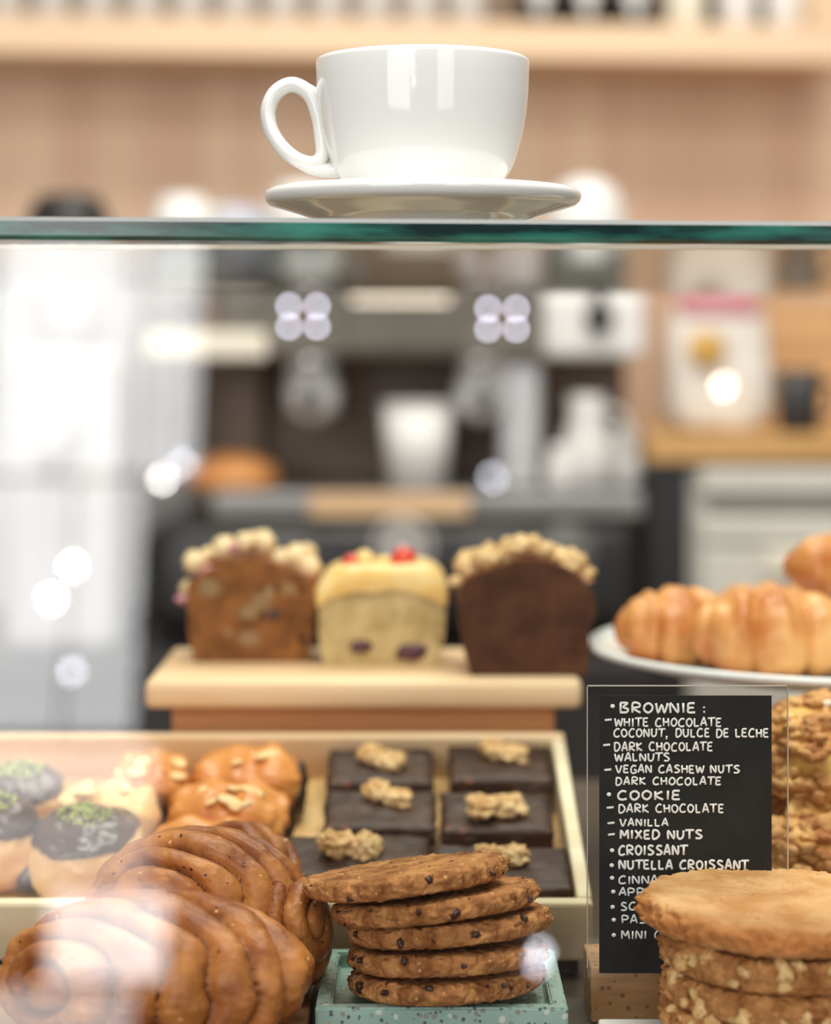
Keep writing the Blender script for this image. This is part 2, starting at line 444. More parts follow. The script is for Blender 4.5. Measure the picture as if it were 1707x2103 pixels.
# ------------------------------------------------------------------ cup and saucer
CXM, CYM = PX(868, 1.005), 0.005
saucer_z = GT - CXM * math.sin(GROLL)
sa = new_obj('saucer', Lathe([(0, 0.0025), (0.034, 0.0025), (0.036, 0.0), (0.040, 0.0), (0.0415, 0.003), (0.052, 0.0062), (0.061, 0.0092), (0.0665, 0.0108),
                              (0.0702, 0.0118), (0.0720, 0.0134), (0.0727, 0.0154), (0.0721, 0.0175), (0.0703, 0.0187), (0.0680, 0.0183), (0.063, 0.0160), (0.052, 0.0112), (0.038, 0.0072), (0.03, 0.0056), (0, 0.0052)], 128), M_porcelain)
sa.location = (CXM, CYM, saucer_z)
tag(sa, 'round white porcelain saucer on the glass top under the cup', 'saucer')
cup_z = saucer_z + 0.0056
cup = thing('coffee_cup', 'large white porcelain coffee cup with loop handle on its saucer', 'cup', (CXM, CYM, cup_z))
prof_px = [(366.5, 170), (355, 179), (340, 186.5), (322, 193), (303, 199), (275, 206.5), (246, 211.5), (215, 215.5), (190, 217.5), (160, 218.6), (132, 219)]
pr = [(0, 0.003), (0.024, 0.003), (0.026, 0.0), (0.0285, 0.0), (0.0295, 0.0035), (0.033, 0.0085)]
pr += [(w * 1.005 / F, PZ(y, 1.005) - cup_z) for y, w in prof_px]
zt = PZ(124, 1.005) - cup_z
pr += [(0.0487, zt - 0.0003), (0.0478, zt + 0.0004), (0.0468, zt)]
pr += [(0.0462, zt - 0.004), (0.0455, zt - 0.015), (0.043, zt - 0.030), (0.037, zt - 0.046), (0.028, zt - 0.056), (0.015, zt - 0.0615), (0, zt - 0.062)]
new_obj('body', Lathe(pr, 128), M_porcelain, cup)
def hp(px, py): return Vector((PX(px, 1.005) - CXM, 0, PZ(py, 1.005) - cup_z))
bm = bmesh.new()
ring = spline([hp(*p) for p in ((601, 174), (567, 190), (551, 226), (557, 268), (580, 304), (612, 329), (645, 336), (663, 318), (661, 280), (654, 238), (636, 194))], 8, True)
tube(bm, ring, 0.0036, 14, True, (Vector((0, 1, 0)), 1.5))
tail = spline([hp(*p) for p in ((600, 322), (632, 341), (668, 349), (706, 347), (740, 335))], 8)
tube(bm, tail, [0.0030 + 0.0012 * i / len(tail) for i in range(len(tail))], 14, False, (Vector((0, 1, 0)), 1.5))
top = spline([hp(*p) for p in ((612, 175), (640, 190), (668, 205), (690, 225))], 6)
tube(bm, top, 0.0032, 14, False, (Vector((0, 1, 0)), 1.5))
new_obj('handle', bm, M_porcelain, cup)

# ------------------------------------------------------------------ knotted buns
bb = thing('serving_board', 'brown wooden board under the pile of cinnamon knots at front left', 'board', (0, 0, DECK))
new_obj('plank', Box(-0.26, PX(640, 0.99), -0.115, 0.052, 0, 0.012, 0.002), M_boardbrown, bb, smooth=False)
def knot_bun(label, c, r, axis, pitch, hand=1, seed=0, tilt=0.0, amp=0.11, name='cinnamon_knot'):
    """a bun wound out of one strand of dough: a spiral of round strands on an ellipsoid about an axis"""
    bm = bmesh.new()
    nu, nv = 200, 170
    ax = Vector(axis).normalized()
    e1 = ax.orthogonal().normalized(); e2 = ax.cross(e1)
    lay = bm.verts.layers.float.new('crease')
    sv = Vector((seed * 3.1, seed * 5.7, seed))
    rows = []
    for j in range(nv + 1):
        th = PI * j / nv
        row = []
        for i in range(nu):
            ph = 2 * PI * i / nu
            n = ax * math.cos(th) + (e1 * math.cos(ph) + e2 * math.sin(ph)) * math.sin(th)
            w = 0.13 * noise.noise(n * 1.6 + sv)
            phase = (th + w) / pitch + hand * ph / (2 * PI)
            fr = (phase - math.floor(phase)) ** 0.75
            u = 2 * fr - 1
            ridge = math.sqrt(max(0.0, 1 - u * u))
            strand = math.floor(phase)
            k = 1 - amp + amp * 1.35 * ridge ** 0.75 + 0.035 * noise.noise(n * 3 + sv) + 0.05 * noise.noise(Vector((strand * 3.3, seed, 0))) + 0.012 * noise.noise(n * 11 + sv)
            co = Vector((n.x * r[0] * k, n.y * r[1] * k, n.z * r[2] * k))
            co.z = max(co.z, -0.80 * r[2])
            v = bm.verts.new(co)
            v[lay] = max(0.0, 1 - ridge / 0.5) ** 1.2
            row.append(v)
            if j in (0, nv): break
        rows.append(row)
    for j in range(nv):
        a, b = rows[j], rows[j + 1]
        for i in range(nu):
            i2 = (i + 1) % nu
            if len(a) == 1: bm.faces.new((a[0], b[i], b[i2]))
            elif len(b) == 1: bm.faces.new((a[i], b[0], a[i2]))
            else: bm.faces.new((a[i], b[i], b[i2], a[i2]))
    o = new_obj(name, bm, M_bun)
    o.location = c; o.rotation_euler = (tilt, 0, 0)
    return tag(o, label, 'bun', 'cinnamon knots on the brown board')
BT = DECK + 0.012
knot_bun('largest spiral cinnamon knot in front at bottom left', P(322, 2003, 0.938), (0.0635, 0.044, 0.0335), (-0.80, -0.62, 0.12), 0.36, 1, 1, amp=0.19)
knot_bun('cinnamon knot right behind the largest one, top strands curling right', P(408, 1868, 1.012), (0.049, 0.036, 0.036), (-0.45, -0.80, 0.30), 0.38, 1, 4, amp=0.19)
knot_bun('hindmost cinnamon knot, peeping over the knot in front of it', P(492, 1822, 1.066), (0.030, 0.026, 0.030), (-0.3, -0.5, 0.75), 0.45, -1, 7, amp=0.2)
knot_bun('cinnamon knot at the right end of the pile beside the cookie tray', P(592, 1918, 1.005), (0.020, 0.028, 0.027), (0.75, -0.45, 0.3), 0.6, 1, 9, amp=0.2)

# ------------------------------------------------------------------ terrazzo tray and middle cookie stack
TT = PZ(2070, 0.95)
tw0, tw1 = PX(648, 0.95), PX(1167, 0.95)
td0, td1 = -0.05, 0.046
tt = thing('terrazzo_tray', 'square mint green terrazzo tray holding the slanting cookie stack', 'tray', ((tw0 + tw1) / 2, (td0 + td1) / 2, DECK))
hw, hd, hh = (tw1 - tw0) / 2, (td1 - td0) / 2, TT - DECK
bm = bmesh.new()
wd, dp = 0.0100, 0.0065
box(bm, -hw, hw, -hd, hd, 0, hh, 0.0)
topf = max(bm.faces, key=lambda f: f.calc_center_median().z)
bmesh.ops.inset_region(bm, faces=[topf], thickness=wd, depth=0)
topf = min((f for f in bm.faces if f.calc_center_median().z > hh - 1e-4), key=lambda f: (f.calc_center_median().xy.length, abs(f.calc_area() - (2 * hw - 2 * wd) * (2 * hd - 2 * wd))))
r = bmesh.ops.extrude_discrete_faces(bm, faces=[topf])
for v in r['faces'][0].verts: v.co.z -= dp
bmesh.ops.remove_doubles(bm, verts=bm.verts, dist=1e-5)
es = [e for e in bm.edges if len(e.link_faces) == 2 and e.calc_face_angle(0) > 0.5]
bmesh.ops.bevel(bm, geom=es, offset=0.0009, segments=2, affect='EDGES')
new_obj('dish', bm, M_terrazzo, tt, smooth=False)

def cookie_bm(R, T, seed, rough=1.0, ns=300):
    """a baked disc: flattish top, crumbly cracked rim, torn outline"""
    bm = bmesh.new()
    lay = bm.verts.layers.float.new('edge')
    prof = []
    for i in range(17): prof.append((R * 0.88 * i / 16.0, T / 2, 0))
    for i in range(1, 19):
        a = PI / 2 - PI * i / 19
        prof.append((R * 0.88 + R * 0.12 * math.cos(a) ** 0.75, T / 2 * math.sin(a), math.cos(a)))
    for i in range(10, -1, -1): prof.append((R * 0.88 * i / 10.0, -T / 2, 0))
    sv = Vector((seed * 4.4, seed * 2.3, seed * 9.1))
    rings = []
    for r, z, e in prof:
        ring = []
        for k in range(ns if r > 1e-6 else 1):
            a = 2 * PI * k / ns
            d = Vector((math.cos(a), math.sin(a), 0))
            p = Vector((d.x * r, d.y * r, z))
            wob = 1 + 0.03 * noise.noise(d * 1.3 + sv)
            big = noise.noise(p * 75 + sv)
            crack = -max(0.0, 0.16 - abs(noise.noise(p * 120 + sv * 2))) / 0.16
            fine = fbm(p * 300 + sv, 1.0, 3)
            chunk = noise.noise(p * 210 + sv, noise_basis='VORONOI_F2F1')
            amp = (0.12 + e) * rough
            dr = (big * 0.0020 + crack * 0.0014 + fine * 0.0012 + chunk * 0.0011) * amp
            tear = noise.noise(d * 16 + sv) * 0.0009 * e * rough
            zz = z + (fine * 0.0007 + crack * 0.0006 * (0.3 + e) + chunk * 0.0003) * rough + 0.0012 * noise.noise(d * r * 25 + sv) + big * 0.0006 * rough * e
            v = bm.verts.new((p.x * wob + d.x * (dr + tear), p.y * wob + d.y * (dr + tear), zz))
            v[lay] = e * (0.9 if z < T * 0.42 else 0.6)
            ring.append(v)
        rings.append(ring)
    for a, b in zip(rings, rings[1:]):
        n = max(len(a), len(b))
        for i in range(n):
            j = (i + 1) % n
            if len(a) == 1: bm.faces.new((a[0], b[i], b[j]))
            elif len(b) == 1: bm.faces.new((a[i], b[0], a[j]))
            else: bm.faces.new((a[i], b[i], b[j], a[j]))
    return bm

rnd = random.Random(5)
def chips(parent, name, m, n, R, T, size, seed, a0=-2.9, a1=-0.25):
    rr = random.Random(seed)
    for k in range(n):
        a = a0 + (a1 - a0) * (k + rr.random() * 0.8) / n
        h = (rr.random() - 0.4) * T * 0.7
        rad = R * (0.985 if abs(h) < T * 0.25 else 0.95)
        s = size * (0.6 + 0.7 * rr.random())
        bm = blob(bmesh.new(), (0, 0, 0), (s, s * 0.7, s * 0.65), 0.55, 1.9, 3, seed * 10 + k)
        o = new_obj(name, bm, m, parent)
        o.location = (rad * math.cos(a), rad * math.sin(a), h)
        o.rotation_euler = (rr.random() * 3, rr.random() * 3, rr.random() * 3)

CK = 'cookies stacked in the mint tray'
def mid_cookie(label, xl, xr, yc, d, tilt_back, tilt_side, seed, nchip, R=None):
    w = (xr - xl) / F * d
    R = R or w / 2
    c = P((xl + xr) / 2, yc, d)
    o = new_obj('cookie', cookie_bm(R, 0.0092, seed), M_cookie)
    o.location = c
    o.rotation_euler = (tilt_back, -tilt_side, rnd.random() * 0.3 - 0.15)
    tag(o, label, 'cookie', CK)
    chips(o, 'chocolate_chip', M_choc, nchip, R, 0.0092, 0.0019, seed)
    return o
mid_cookie('bottom brown cookie of the stack lying in the mint tray', 716, 1124, 2006, 0.985, -0.10, 0.055, 11, 5)
mid_cookie('second cookie from the bottom of the stack in the mint tray', 708, 1131, 1957, 0.986, -0.13, 0.03, 12, 4)
mid_cookie('middle cookie of the five in the mint tray', 712, 1138, 1897, 0.987, -0.13, 0.085, 13, 4)
mid_cookie('second cookie from the top, sliding left over the mint tray', 680, 1109, 1852, 0.985, -0.145, 0.105, 14, 4)
mid_cookie('topmost slanting cookie of the stack in the mint tray', 625, 1046, 1800, 0.985, -0.13, 0.115, 15, 3)

# ------------------------------------------------------------------ big cookies on the white dish at the right
wx0, wx1 = PX(1228, 0.962), PX(1228, 0.962) + 0.15
wd_ = thing('white_dish', 'flat white square dish under the big nut cookies at bottom right', 'dish', ((wx0 + wx1) / 2, -0.0575, DECK))
w2 = (wx1 - wx0) / 2
new_obj('plate', Box(-w2, w2, -0.05, 0.020, 0.004, 0.0125, 0.0015), mat('matt_white_glaze', lin(236, 234, 224), rough=0.4), wd_, smooth=False)
new_obj('foot', Box(-w2 * 0.8, w2 * 0.8, -0.04, 0.02, 0, 0.0045), M_white, wd_, smooth=False)
BK = 'big nut cookies stacked on the white dish'
def big_cookie(label, xl, ytop_c, d, seed, R, T, m, nn, tb=0.0, ts=0.0):
    c = P(xl, ytop_c, d); c.x += R
    o = new_obj('cookie', cookie_bm(R, T, seed, 1.35), m)
    o.location = c; o.rotation_euler = (tb, -ts, 0.3)
    tag(o, label, 'cookie', BK)
    if nn: chips(o, 'nut_piece', M_nutpiece, nn, R - 0.0008, T, 0.0040, seed, -3.4, -0.9)
z0 = DECK + 0.0155
big_cookie('topmost pale butter cookie of the big stack at bottom right', 1310, 1868, 0.945, 21, 0.0610, 0.0125, M_bigcookie, 0, 0.0, -0.02)
big_cookie('second big cookie from the top, studded with pale nuts', 1352, 1942, 0.945, 22, 0.0560, 0.0140, M_nutcookie, 9)
big_cookie('third big cookie from the top, with almond pieces in its rim', 1354, 2012, 0.945, 23, 0.0560, 0.0130, M_nutcookie, 8)
big_cookie('lowest big cookie, resting on the white dish', 1352, 2074, 0.945, 24, 0.0560, 0.0130, M_nutcookie, 8)

# ------------------------------------------------------------------ menu sign
SD = 1.003
sg = thing('menu_sign', 'black handwritten menu card in a clear stand on a wooden block', 'sign', (PX(1408, SD), SD - 1, DECK))
bx, by = sg.location.x, sg.location.y
zblk = PZ(1986, 0.997) - DECK
bw = PX(1606, 0.997) - PX(1213, 0.997)
new_obj('block', Box(PX(1213, 0.997) - bx, PX(1213, 0.997) - bx + bw, -0.006, 0.034, 0, zblk, 0.0008), M_block, sg, smooth=False)
ax0, ax1 = PX(1203, SD) - bx, PX(1614, SD) - bx
az1 = PZ(1403, SD) - DECK
sh = new_obj('clear_holder', Box(ax0, ax1, -0.0004, 0.0016, 0.001, az1), M_acrylic, sg, smooth=False)
sh.location.y = -0.0072
sh['label'] = 'clear acrylic sheet standing out round the black card'
for nm, q in (('holder_edge', (ax0, ax0 + 0.0004, zblk, az1)), ('holder_edge', (ax1 - 0.0004, ax1, 0.001, az1)), ('holder_edge', (ax0, ax1, az1 - 0.0004, az1))):
    new_obj(nm, Box(q[0], q[1], -0.0074, -0.0057, q[2], q[3]), M_acrylic_edge, sg, smooth=False)
cx0, cx1 = PX(1228, SD) - bx, PX(1579, SD) - bx
cz0, cz1 = PZ(1988, SD) - DECK, PZ(1423, SD) - DECK
cdy = -0.0084
new_obj('card', Box(cx0, cx1, cdy, cdy + 0.0007, cz0, cz1), M_card, sg, smooth=False)

G = {  # handwriting: polylines in a unit box, x 0..1, y 0..1
 'A': [[(0, 0), (.45, 1), (.62, .95), (.95, 0)], [(.2, .36), (.85, .36)]],
 'B': [[(.08, 1), (.85, .95), (.4, .58), (.9, .35), (.75, .04), (.02, .02)], [(.12, .98), (.1, .05)]],
 'C': [[(.92, .9), (.5, 1), (.08, .6), (.15, .12), (.6, 0), (.95, .14)]],
 'D': [[(.1, .98), (.1, .02), (.65, .06), (.95, .5), (.65, .93), (.02, .97)]],
 'E': [[(.92, .98), (.15, .95), (.1, .5), (.1, .05), (.95, .03)], [(.1, .5), (.8, .52)]],
 'G': [[(.9, .9), (.45, 1), (.08, .55), (.3, .03), (.9, .08), (.92, .45), (.55, .45)]],
 'H': [[(.08, 1), (.1, 0)], [(.1, .48), (.88, .52)], [(.88, 1), (.9, 0)]],
 'I': [[(.5, 1), (.5, 0)]],
 'K': [[(.1, 1), (.1, 0)], [(.88, .95), (.14, .5), (.95, .02)]],
 'L': [[(.1, 1), (.1, .2), (.25, .02), (.9, .05)]],
 'M': [[(.03, 0), (.12, 1), (.5, .35), (.86, 1), (.97, 0)]],
 'N': [[(.08, 0), (.1, .98), (.86, .05), (.9, 1)]],
 'O': [[(.5, 1), (.1, .72), (.1, .25), (.5, 0), (.9, .28), (.9, .72), (.5, 1)]],
 'P': [[(.12, 0), (.12, 1), (.8, .95), (.9, .7), (.7, .48), (.15, .45)]],
 'R': [[(.1, 0), (.12, 1), (.8, .92), (.8, .6), (.15, .48), (.95, .02)]],
 'S': [[(.9, .92), (.4, 1), (.12, .75), (.5, .52), (.9, .28), (.6, .02), (.05, .05)]],
 'T': [[(-.1, .97), (1.15, 1.02)], [(.5, .98), (.48, 0)]],
 'U': [[(.08, 1), (.1, .25), (.45, 0), (.85, .25), (.9, 1)]],
 'V': [[(.02, 1), (.45, 0), (.98, 1)]],
 'W': [[(0, 1), (.22, .02), (.5, .8), (.75, .02), (1, 1)]],
 'X': [[(.05, 1), (.95, 0)], [(.92, 1), (.05, 0)]],
 ',': [[(.3, .12), (.1, -.3)]], ':': [[(.3, .8), (.5, .62)], [(.36, .22), (.56, .02)]],
}
WID = {'I': .35, 'M': 1.15, 'W': 1.25, ' ': .6, ',': .5, ':': .6, 'E': .85, 'L': .85}
def to_local(cx, cy):
    px, py = 1150 + cx / 2.793, 1350 + cy / 2.793
    return PX(px, SD) - bx, PZ(py, SD) - DECK
LINES = [
 ('BROWNIE', 332, 765, 240, 303, 'b', 293, 263), (':', 800, 830, 255, 305, None, 0, 0), ('WHITE CHOCOLATE', 305, 912, 328, 380, 'd', 268, 341), ('COCONUT, DULCE DE LECHE', 300, 1180, 388, 440, None, 0, 0),
 ('DARK CHOCOLATE', 303, 862, 467, 520, 'd', 259, 484), ('WALNUTS', 308, 618, 528, 577, None, 0, 0), ('VEGAN CASHEW NUTS', 312, 1015, 597, 645, 'd', 266, 625),
 ('DARK CHOCOLATE', 310, 910, 665, 713, None, 0, 0), ('COOKIE', 322, 678, 740, 797, 'b', 272, 765), ('DARK CHOCOLATE', 328, 925, 818, 870, 'd', 279, 840),
 ('VANILLA', 335, 608, 903, 948, 'd', 284, 928), ('MIXED NUTS', 337, 803, 965, 1020, 'd', 286, 993), ('CROISSANT', 328, 716, 1052, 1112, 'b', 290, 1083),
 ('NUTELLA CROISSANT', 330, 1065, 1136, 1192, 'b', 288, 1168), ('CINNAMON', 328, 715, 1226, 1276, 'b', 290, 1240), ('APPLE', 330, 560, 1296, 1342, 'b', 297, 1318),
 ('SCO', 340, 470, 1376, 1426, 'b', 293, 1405), ('PAS', 345, 485, 1452, 1500, 'b', 300, 1478), ('MINI C', 345, 570, 1538, 1588, 'b', 300, 1565)]
tr_ = random.Random(3)
for (txt, x0, x1, y0, y1, bul, bxx, byy) in LINES:
    bm = bmesh.new()
    tot = sum(WID.get(ch, 1.0) + 0.28 for ch in txt) - 0.28
    unit = (x1 - x0) / tot
    cur = x0
    rad = 0.00042 if (y1 - y0) < 55 else 0.00052
    yv = cdy - 0.0002
    for ch in txt:
        w = WID.get(ch, 1.0) * unit
        if ch in G:
            dy = tr_.uniform(-2, 2); sl = tr_.uniform(-.05, .05)
            for st in G[ch]:
                pts = []
                for (u, v) in st:
                    X = cur + (u + sl * v) * w + tr_.uniform(-1, 1); Y = y1 - 2 - v * (y1 - y0) * 0.88 + dy + tr_.uniform(-1, 1)
                    lx, lz = to_local(X, Y)
                    pts.append(Vector((lx, yv, lz)))
                if len(pts) > 2: pts = spline(pts, 4)
                tube(bm, pts, rad, 8, False, (Vector((0, 1, 0)), 0.4))
        cur += w + 0.28 * unit
    if bul == 'b':
        lx, lz = to_local(bxx, byy)
        blob(bm, (lx, yv, lz), (0.0011, 0.0004, 0.00095), 0.1, 1, 2)
    elif bul == 'd':
        a = to_local(bxx - 20, byy + 2); b = to_local(bxx + 20, byy - 2)
        tube(bm, [(a[0], yv, a[1]), (b[0], yv, b[1])], 0.0005, 8, False, (Vector((0, 1, 0)), 0.4))
    new_obj('lettering', bm, M_chalk, sg)

# ------------------------------------------------------------------ sloped trays
TF_D, TF_Z, TL = 1.06, 0.939, 0.215
TILT = math.atan2(0.985 - 0.939, 0.21)
TH = 0.031
MT = Matrix.Translation((0, TF_D - 1, TF_Z)) @ Matrix.Rotation(TILT, 4, 'X') @ Matrix.Translation((0, 0, -TH))   # local z=0: tray underside
MTI = MT.inverted()
def tray_hit(px, py, h):
    """where the sight line through a point of the photograph meets the tray's floor plane raised by h (tray coordinates)"""
    o = MTI @ Vector((0, -1, EZ)); q = MTI @ P(px, py, 1.0)
    dr = q - o
    return o + dr * ((h - o.z) / dr.z)
def tray_place(o, x, y, z, rz=0.0):
    o.location = MT @ Vector((x, y, z))
    o.rotation_euler = (Matrix.Rotation(TILT, 4, 'X') @ Matrix.Rotation(rz, 4, 'Z')).to_euler()
def make_tray(label, x0, x1, rim_back=0.0):
    t = thing('wooden_tray', label, 'tray', (0, 0, 0))
    tray_place(t, (x0 + x1) / 2, 0, 0)
    h = (x1 - x0) / 2
    w = 0.0075
    new_obj('tray_floor', Box(-h + w, h - w, w, TL - w, 0.002, 0.007), M_trayfloor, t, smooth=False)
    new_obj('rim', Box(-h, h, 0, w, 0, TH, 0.002), M_tray, t, smooth=False)
    new_obj('rim', Box(-h, h, TL - w, TL, 0, TH + rim_back, 0.002), M_board, t, smooth=False)
    new_obj('rim', Box(-h, -h + w, w, TL - w, 0, TH, 0.0015), M_tray, t, smooth=False)
    new_obj('rim', Box(h - w, h, w, TL - w, 0, TH, 0.0015), M_tray, t, smooth=False)
    return t
make_tray('wide pale wooden tray holding the filled pastries and the brownies', -0.262, PX(1206, 1.06) + 0.003, 0.002)
# sloped riser carrying both trays
bm = bmesh.new()
pA, pB = MT @ Vector((0, 0.012, -0.0003)), MT @ Vector((0, TL - 0.01, -0.0003))
vs = [bm.verts.new(p) for x in (-0.255, 0.08) for p in ((x, pA.y, DECK), (x, pB.y, DECK), (x, pB.y, pB.z), (x, pA.y, pA.z))]
for q in ((0, 1, 2, 3), (7, 6, 5, 4), (0, 4, 5, 1), (1, 5, 6, 2), (2, 6, 7, 3), (3, 7, 4, 0)): bm.faces.new([vs[i] for i in q])
tag(new_obj('sloped_riser', bm, M_deck, smooth=False), 'dark sloped riser under the wide wooden pastry tray', 'riser')

# ------------------------------------------------------------------ brownies
BG = 'walnut brownies in the wide wooden tray'
BH = 0.0215
def walnut(parent, x, y, z, s, rz, seed):
    bm = bmesh.new()
    for sx in (-1, 1):
        blob(bm, (sx * 0.0055 * s, 0, 0), (0.0068 * s, 0.0062 * s, 0.0044 * s), 0.5, 2.2, 4, seed + sx)
        blob(bm, (sx * 0.0085 * s, 0.002 * s, 0.001 * s), (0.004 * s, 0.0045 * s, 0.0032 * s), 0.5, 2.4, 3, seed + 5 + sx)
    blob(bm, (0, 0, -0.0005), (0.004 * s, 0.003 * s, 0.003 * s), 0.4, 2, 3, seed + 9)
    o = new_obj('walnut', bm, M_walnut, parent)
    o.location = (x, y, z + 0.0036 * s); o.rotation_euler = (0.08, 0.12, rz)
    o['label'] = 'pale walnut half'
    return o
def brownie(label, xl, xr, yfront, depth, nut, seed, rz=0.0, nrz=0.0, ns=1.0):
    h = tray_hit((xl + xr) / 2, yfront, 0.007 + BH)
    dist = (MT @ h).y + 1
    w = (xr - xl) / F * dist
    bm = bmesh.new()
    bmesh.ops.create_cube(bm, size=1)
    bmesh.ops.subdivide_edges(bm, edges=bm.edges, cuts=22, use_grid_fill=True)
    sv = Vector((seed * 3.3, seed, 0))
    for v in bm.verts:
        c = v.co.copy()
        n = Vector([x if abs(x) > 0.49 else 0 for x in c])
        p = Vector((c.x * w, c.y * depth, c.z * BH))
        k = fbm(p + sv, 130, 3) * 0.0011 + fbm(p + sv, 40, 2) * 0.001
        if n.length: p += n.normalized() * k
        m = max(abs(c.x), abs(c.y)) * 2
        if c.z > 0.3: p.z -= 0.0018 * max(0, m - 0.86) / 0.14
        p.z = max(p.z + BH / 2, 0)
        v.co = p
    o = new_obj('brownie', bm, M_brownie_top)
    tray_place(o, h.x, h.y + depth / 2, 0.007, rz)
    tag(o, label, 'brownie', BG)
    if nut:
        nh = tray_hit(nut[0], nut[1], 0.007 + BH + 0.003)
        dx, dy = nh.x - h.x, nh.y - (h.y + depth / 2)
        walnut(o, dx * math.cos(-rz) - dy * math.sin(-rz), dx * math.sin(-rz) + dy * math.cos(-rz), BH, ns, nrz, seed)
    return o
brownie('dark brownie in the back row at left, walnut lying slantwise', 670, 889, 1606, 0.05, (783, 1560), 31, 0.0, -0.5, 1.1)
brownie('dark brownie in the back row at right, by the tray corner', 926, 1136, 1600, 0.05, (1035, 1547), 32, 0.0, -0.3, 1.1)
brownie('dark brownie of the middle row at left, walnut on top, next to the golden rolls', 664, 894, 1698, 0.05, (795, 1634), 33, 0.0, -0.5, 1.05)
brownie('dark brownie of the middle row at right, with a broad walnut', 908, 1138, 1704, 0.05, (1020, 1664), 34, 0.0, 0.35, 1.3)
brownie('dark brownie in front at left, between knots and cookies', 572, 884, 1800, 0.05, (722, 1743), 35, 0.0, 0.05, 1.3)
brownie('dark brownie in front at right, half behind the cookie stack', 888, 1178, 1822, 0.05, (1030, 1762), 36, 0.0, 0.3, 1.1)

# ------------------------------------------------------------------ filled pastries in the wide wooden tray
PG = 'filled pastries in the wooden tray'
def roll(label, px, py, w, dep, hgt, m, rz, seed, fill_side=None, flakes=0):
    """a brioche roll: rounded oblong with soft ridges; chocolate showing at an end; flaked almonds on top"""
    h = tray_hit(px, py, 0.007)
    t = thing('filled_roll', label, 'pastry', group=PG)
    tray_place(t, h.x, h.y, 0.007, rz)
    bm = blob(bmesh.new(), (0, 0, hgt * 0.45), (w / 2, dep / 2, hgt * 0.55), 0.10, 1.6, 5, seed, -0.82, None, 3.2)
    for v in bm.verts:
        u = v.co.x / (w / 2)
        v.co.z *= 1 + 0.05 * math.sin(u * 9 + seed)
    new_obj('crust', bm, m, t)
    if fill_side:
        for k in range(2):
            f = new_obj('chocolate_filling', blob(bmesh.new(), (0, 0, 0), (0.005, dep * 0.22, hgt * 0.30), 0.25, 2, 3, seed + k), M_filling, t)
            f.location = (fill_side * (w / 2 - 0.0022), -dep * 0.12 + dep * 0.28 * k, hgt * (0.34 + 0.12 * k))
    rr = random.Random(seed)
    for k in range(flakes):
        x, y = rr.uniform(-.36, .36) * w, rr.uniform(-.34, .1) * dep
        zz = hgt * 0.45 + hgt * 0.57 * (1 - abs(2 * x / w) ** 3.2 - abs(2 * y / dep) ** 3.2) ** (1 / 3.2)
        fl = new_obj('almond_flake', blob(bmesh.new(), (0, 0, 0), (0.0062, 0.0040, 0.0011), 0.2, 1.5, 2, seed + k), M_almond, t)
        fl.location = (x, y, zz); fl.rotation_euler = (rr.uniform(-.4, .6), rr.uniform(-.3, .3), rr.uniform(0, 3))
def iced_bun(label, px, py, r, hgt, m, seed, icing=True, crumbs=True, slit=True):
    h = tray_hit(px, py, 0.007)
    t = thing('iced_bun', label, 'pastry', group=PG)
    tray_place(t, h.x, h.y, 0.007, 0.1 * seed)
    new_obj('crust', blob(bmesh.new(), (0, 0, hgt * 0.42), (r, r * 0.92, hgt * 0.58), 0.07, 1.5, 5, seed, -0.72, None, 2.5), m, t)
    if slit:
        f = new_obj('chocolate_filling', blob(bmesh.new(), (0, 0, 0), (r * 0.62, 0.007, hgt * 0.2), 0.12, 2, 4, seed + 3), M_filling, t)
        f.location = (r * 0.15, -r * 0.86, hgt * 0.22)
    if icing:
        bm = blob(bmesh.new(), (0, 0, hgt * 0.42), (r * 1.025, r * 0.945, hgt * 0.61), 0.07, 1.5, 6, seed, None, None, 2.5)
        kill = []
        for v in bm.verts:
            aa = math.atan2(v.co.y, v.co.x)
            lim = 0.74 + 0.10 * noise.noise(Vector((math.cos(aa) * 1.6, math.sin(aa) * 1.6, seed)))
            if v.co.z < hgt * lim: kill.append(v)
            else: v.co += v.normal * (0.0008 * noise.noise(v.co * 140) + 0.0012 * min(1, (v.co.z / hgt - lim) / 0.08))
        bmesh.ops.delete(bm, geom=kill, context='VERTS')
        new_obj('chocolate_icing', bm, M_icing_choc, t)
    if crumbs:
        bm = bmesh.new(); rr = random.Random(seed)
        for k in range(90):
            a, q = rr.uniform(0, 2 * PI), r * 0.46 * math.sqrt(rr.random())
            zz = hgt * 0.42 + hgt * 0.61 * (1 - (q / r) ** 2.5) ** 0.4 + 0.0022
            s = rr.uniform(0.0007, 0.0017)
            blob(bm, (q * math.cos(a), q * math.sin(a), zz), (s, s * .8, s * .7), 0.3, 2, 1, k)
        o = new_obj('pistachio_crumbs', bm, M_pistachio, t); o['kind'] = 'stuff'; o['label'] = 'green pistachio crumbs'
roll('golden filled roll at the back of the wooden tray, next to the brownies', 510, 1672, 0.060, 0.052, 0.036, M_pastry, 0.0, 41, 1, 3)
roll('golden filled roll with flaked almonds, in the middle of its row', 472, 1752, 0.063, 0.048, 0.036, M_pastry, -0.1, 42, 1, 9)
roll('glossy brown filled roll right behind the cinnamon knots, dark end', 432, 1818, 0.062, 0.038, 0.034, M_pastry, -0.12, 43, 1, 0)
roll('almond topped roll at the back, half lost in the window reflection', 308, 1686, 0.047, 0.048, 0.036, M_pastry, 0.1, 44, 1, 6)
roll('pale flaky roll in the middle of the wooden tray behind the iced bun', 222, 1752, 0.056, 0.044, 0.036, M_pastry_pale, -0.1, 45, 1, 5)
iced_bun('chocolate iced bun with green pistachio crumbs behind the knots', 178, 1812, 0.031, 0.036, M_pastry_pale, 46)
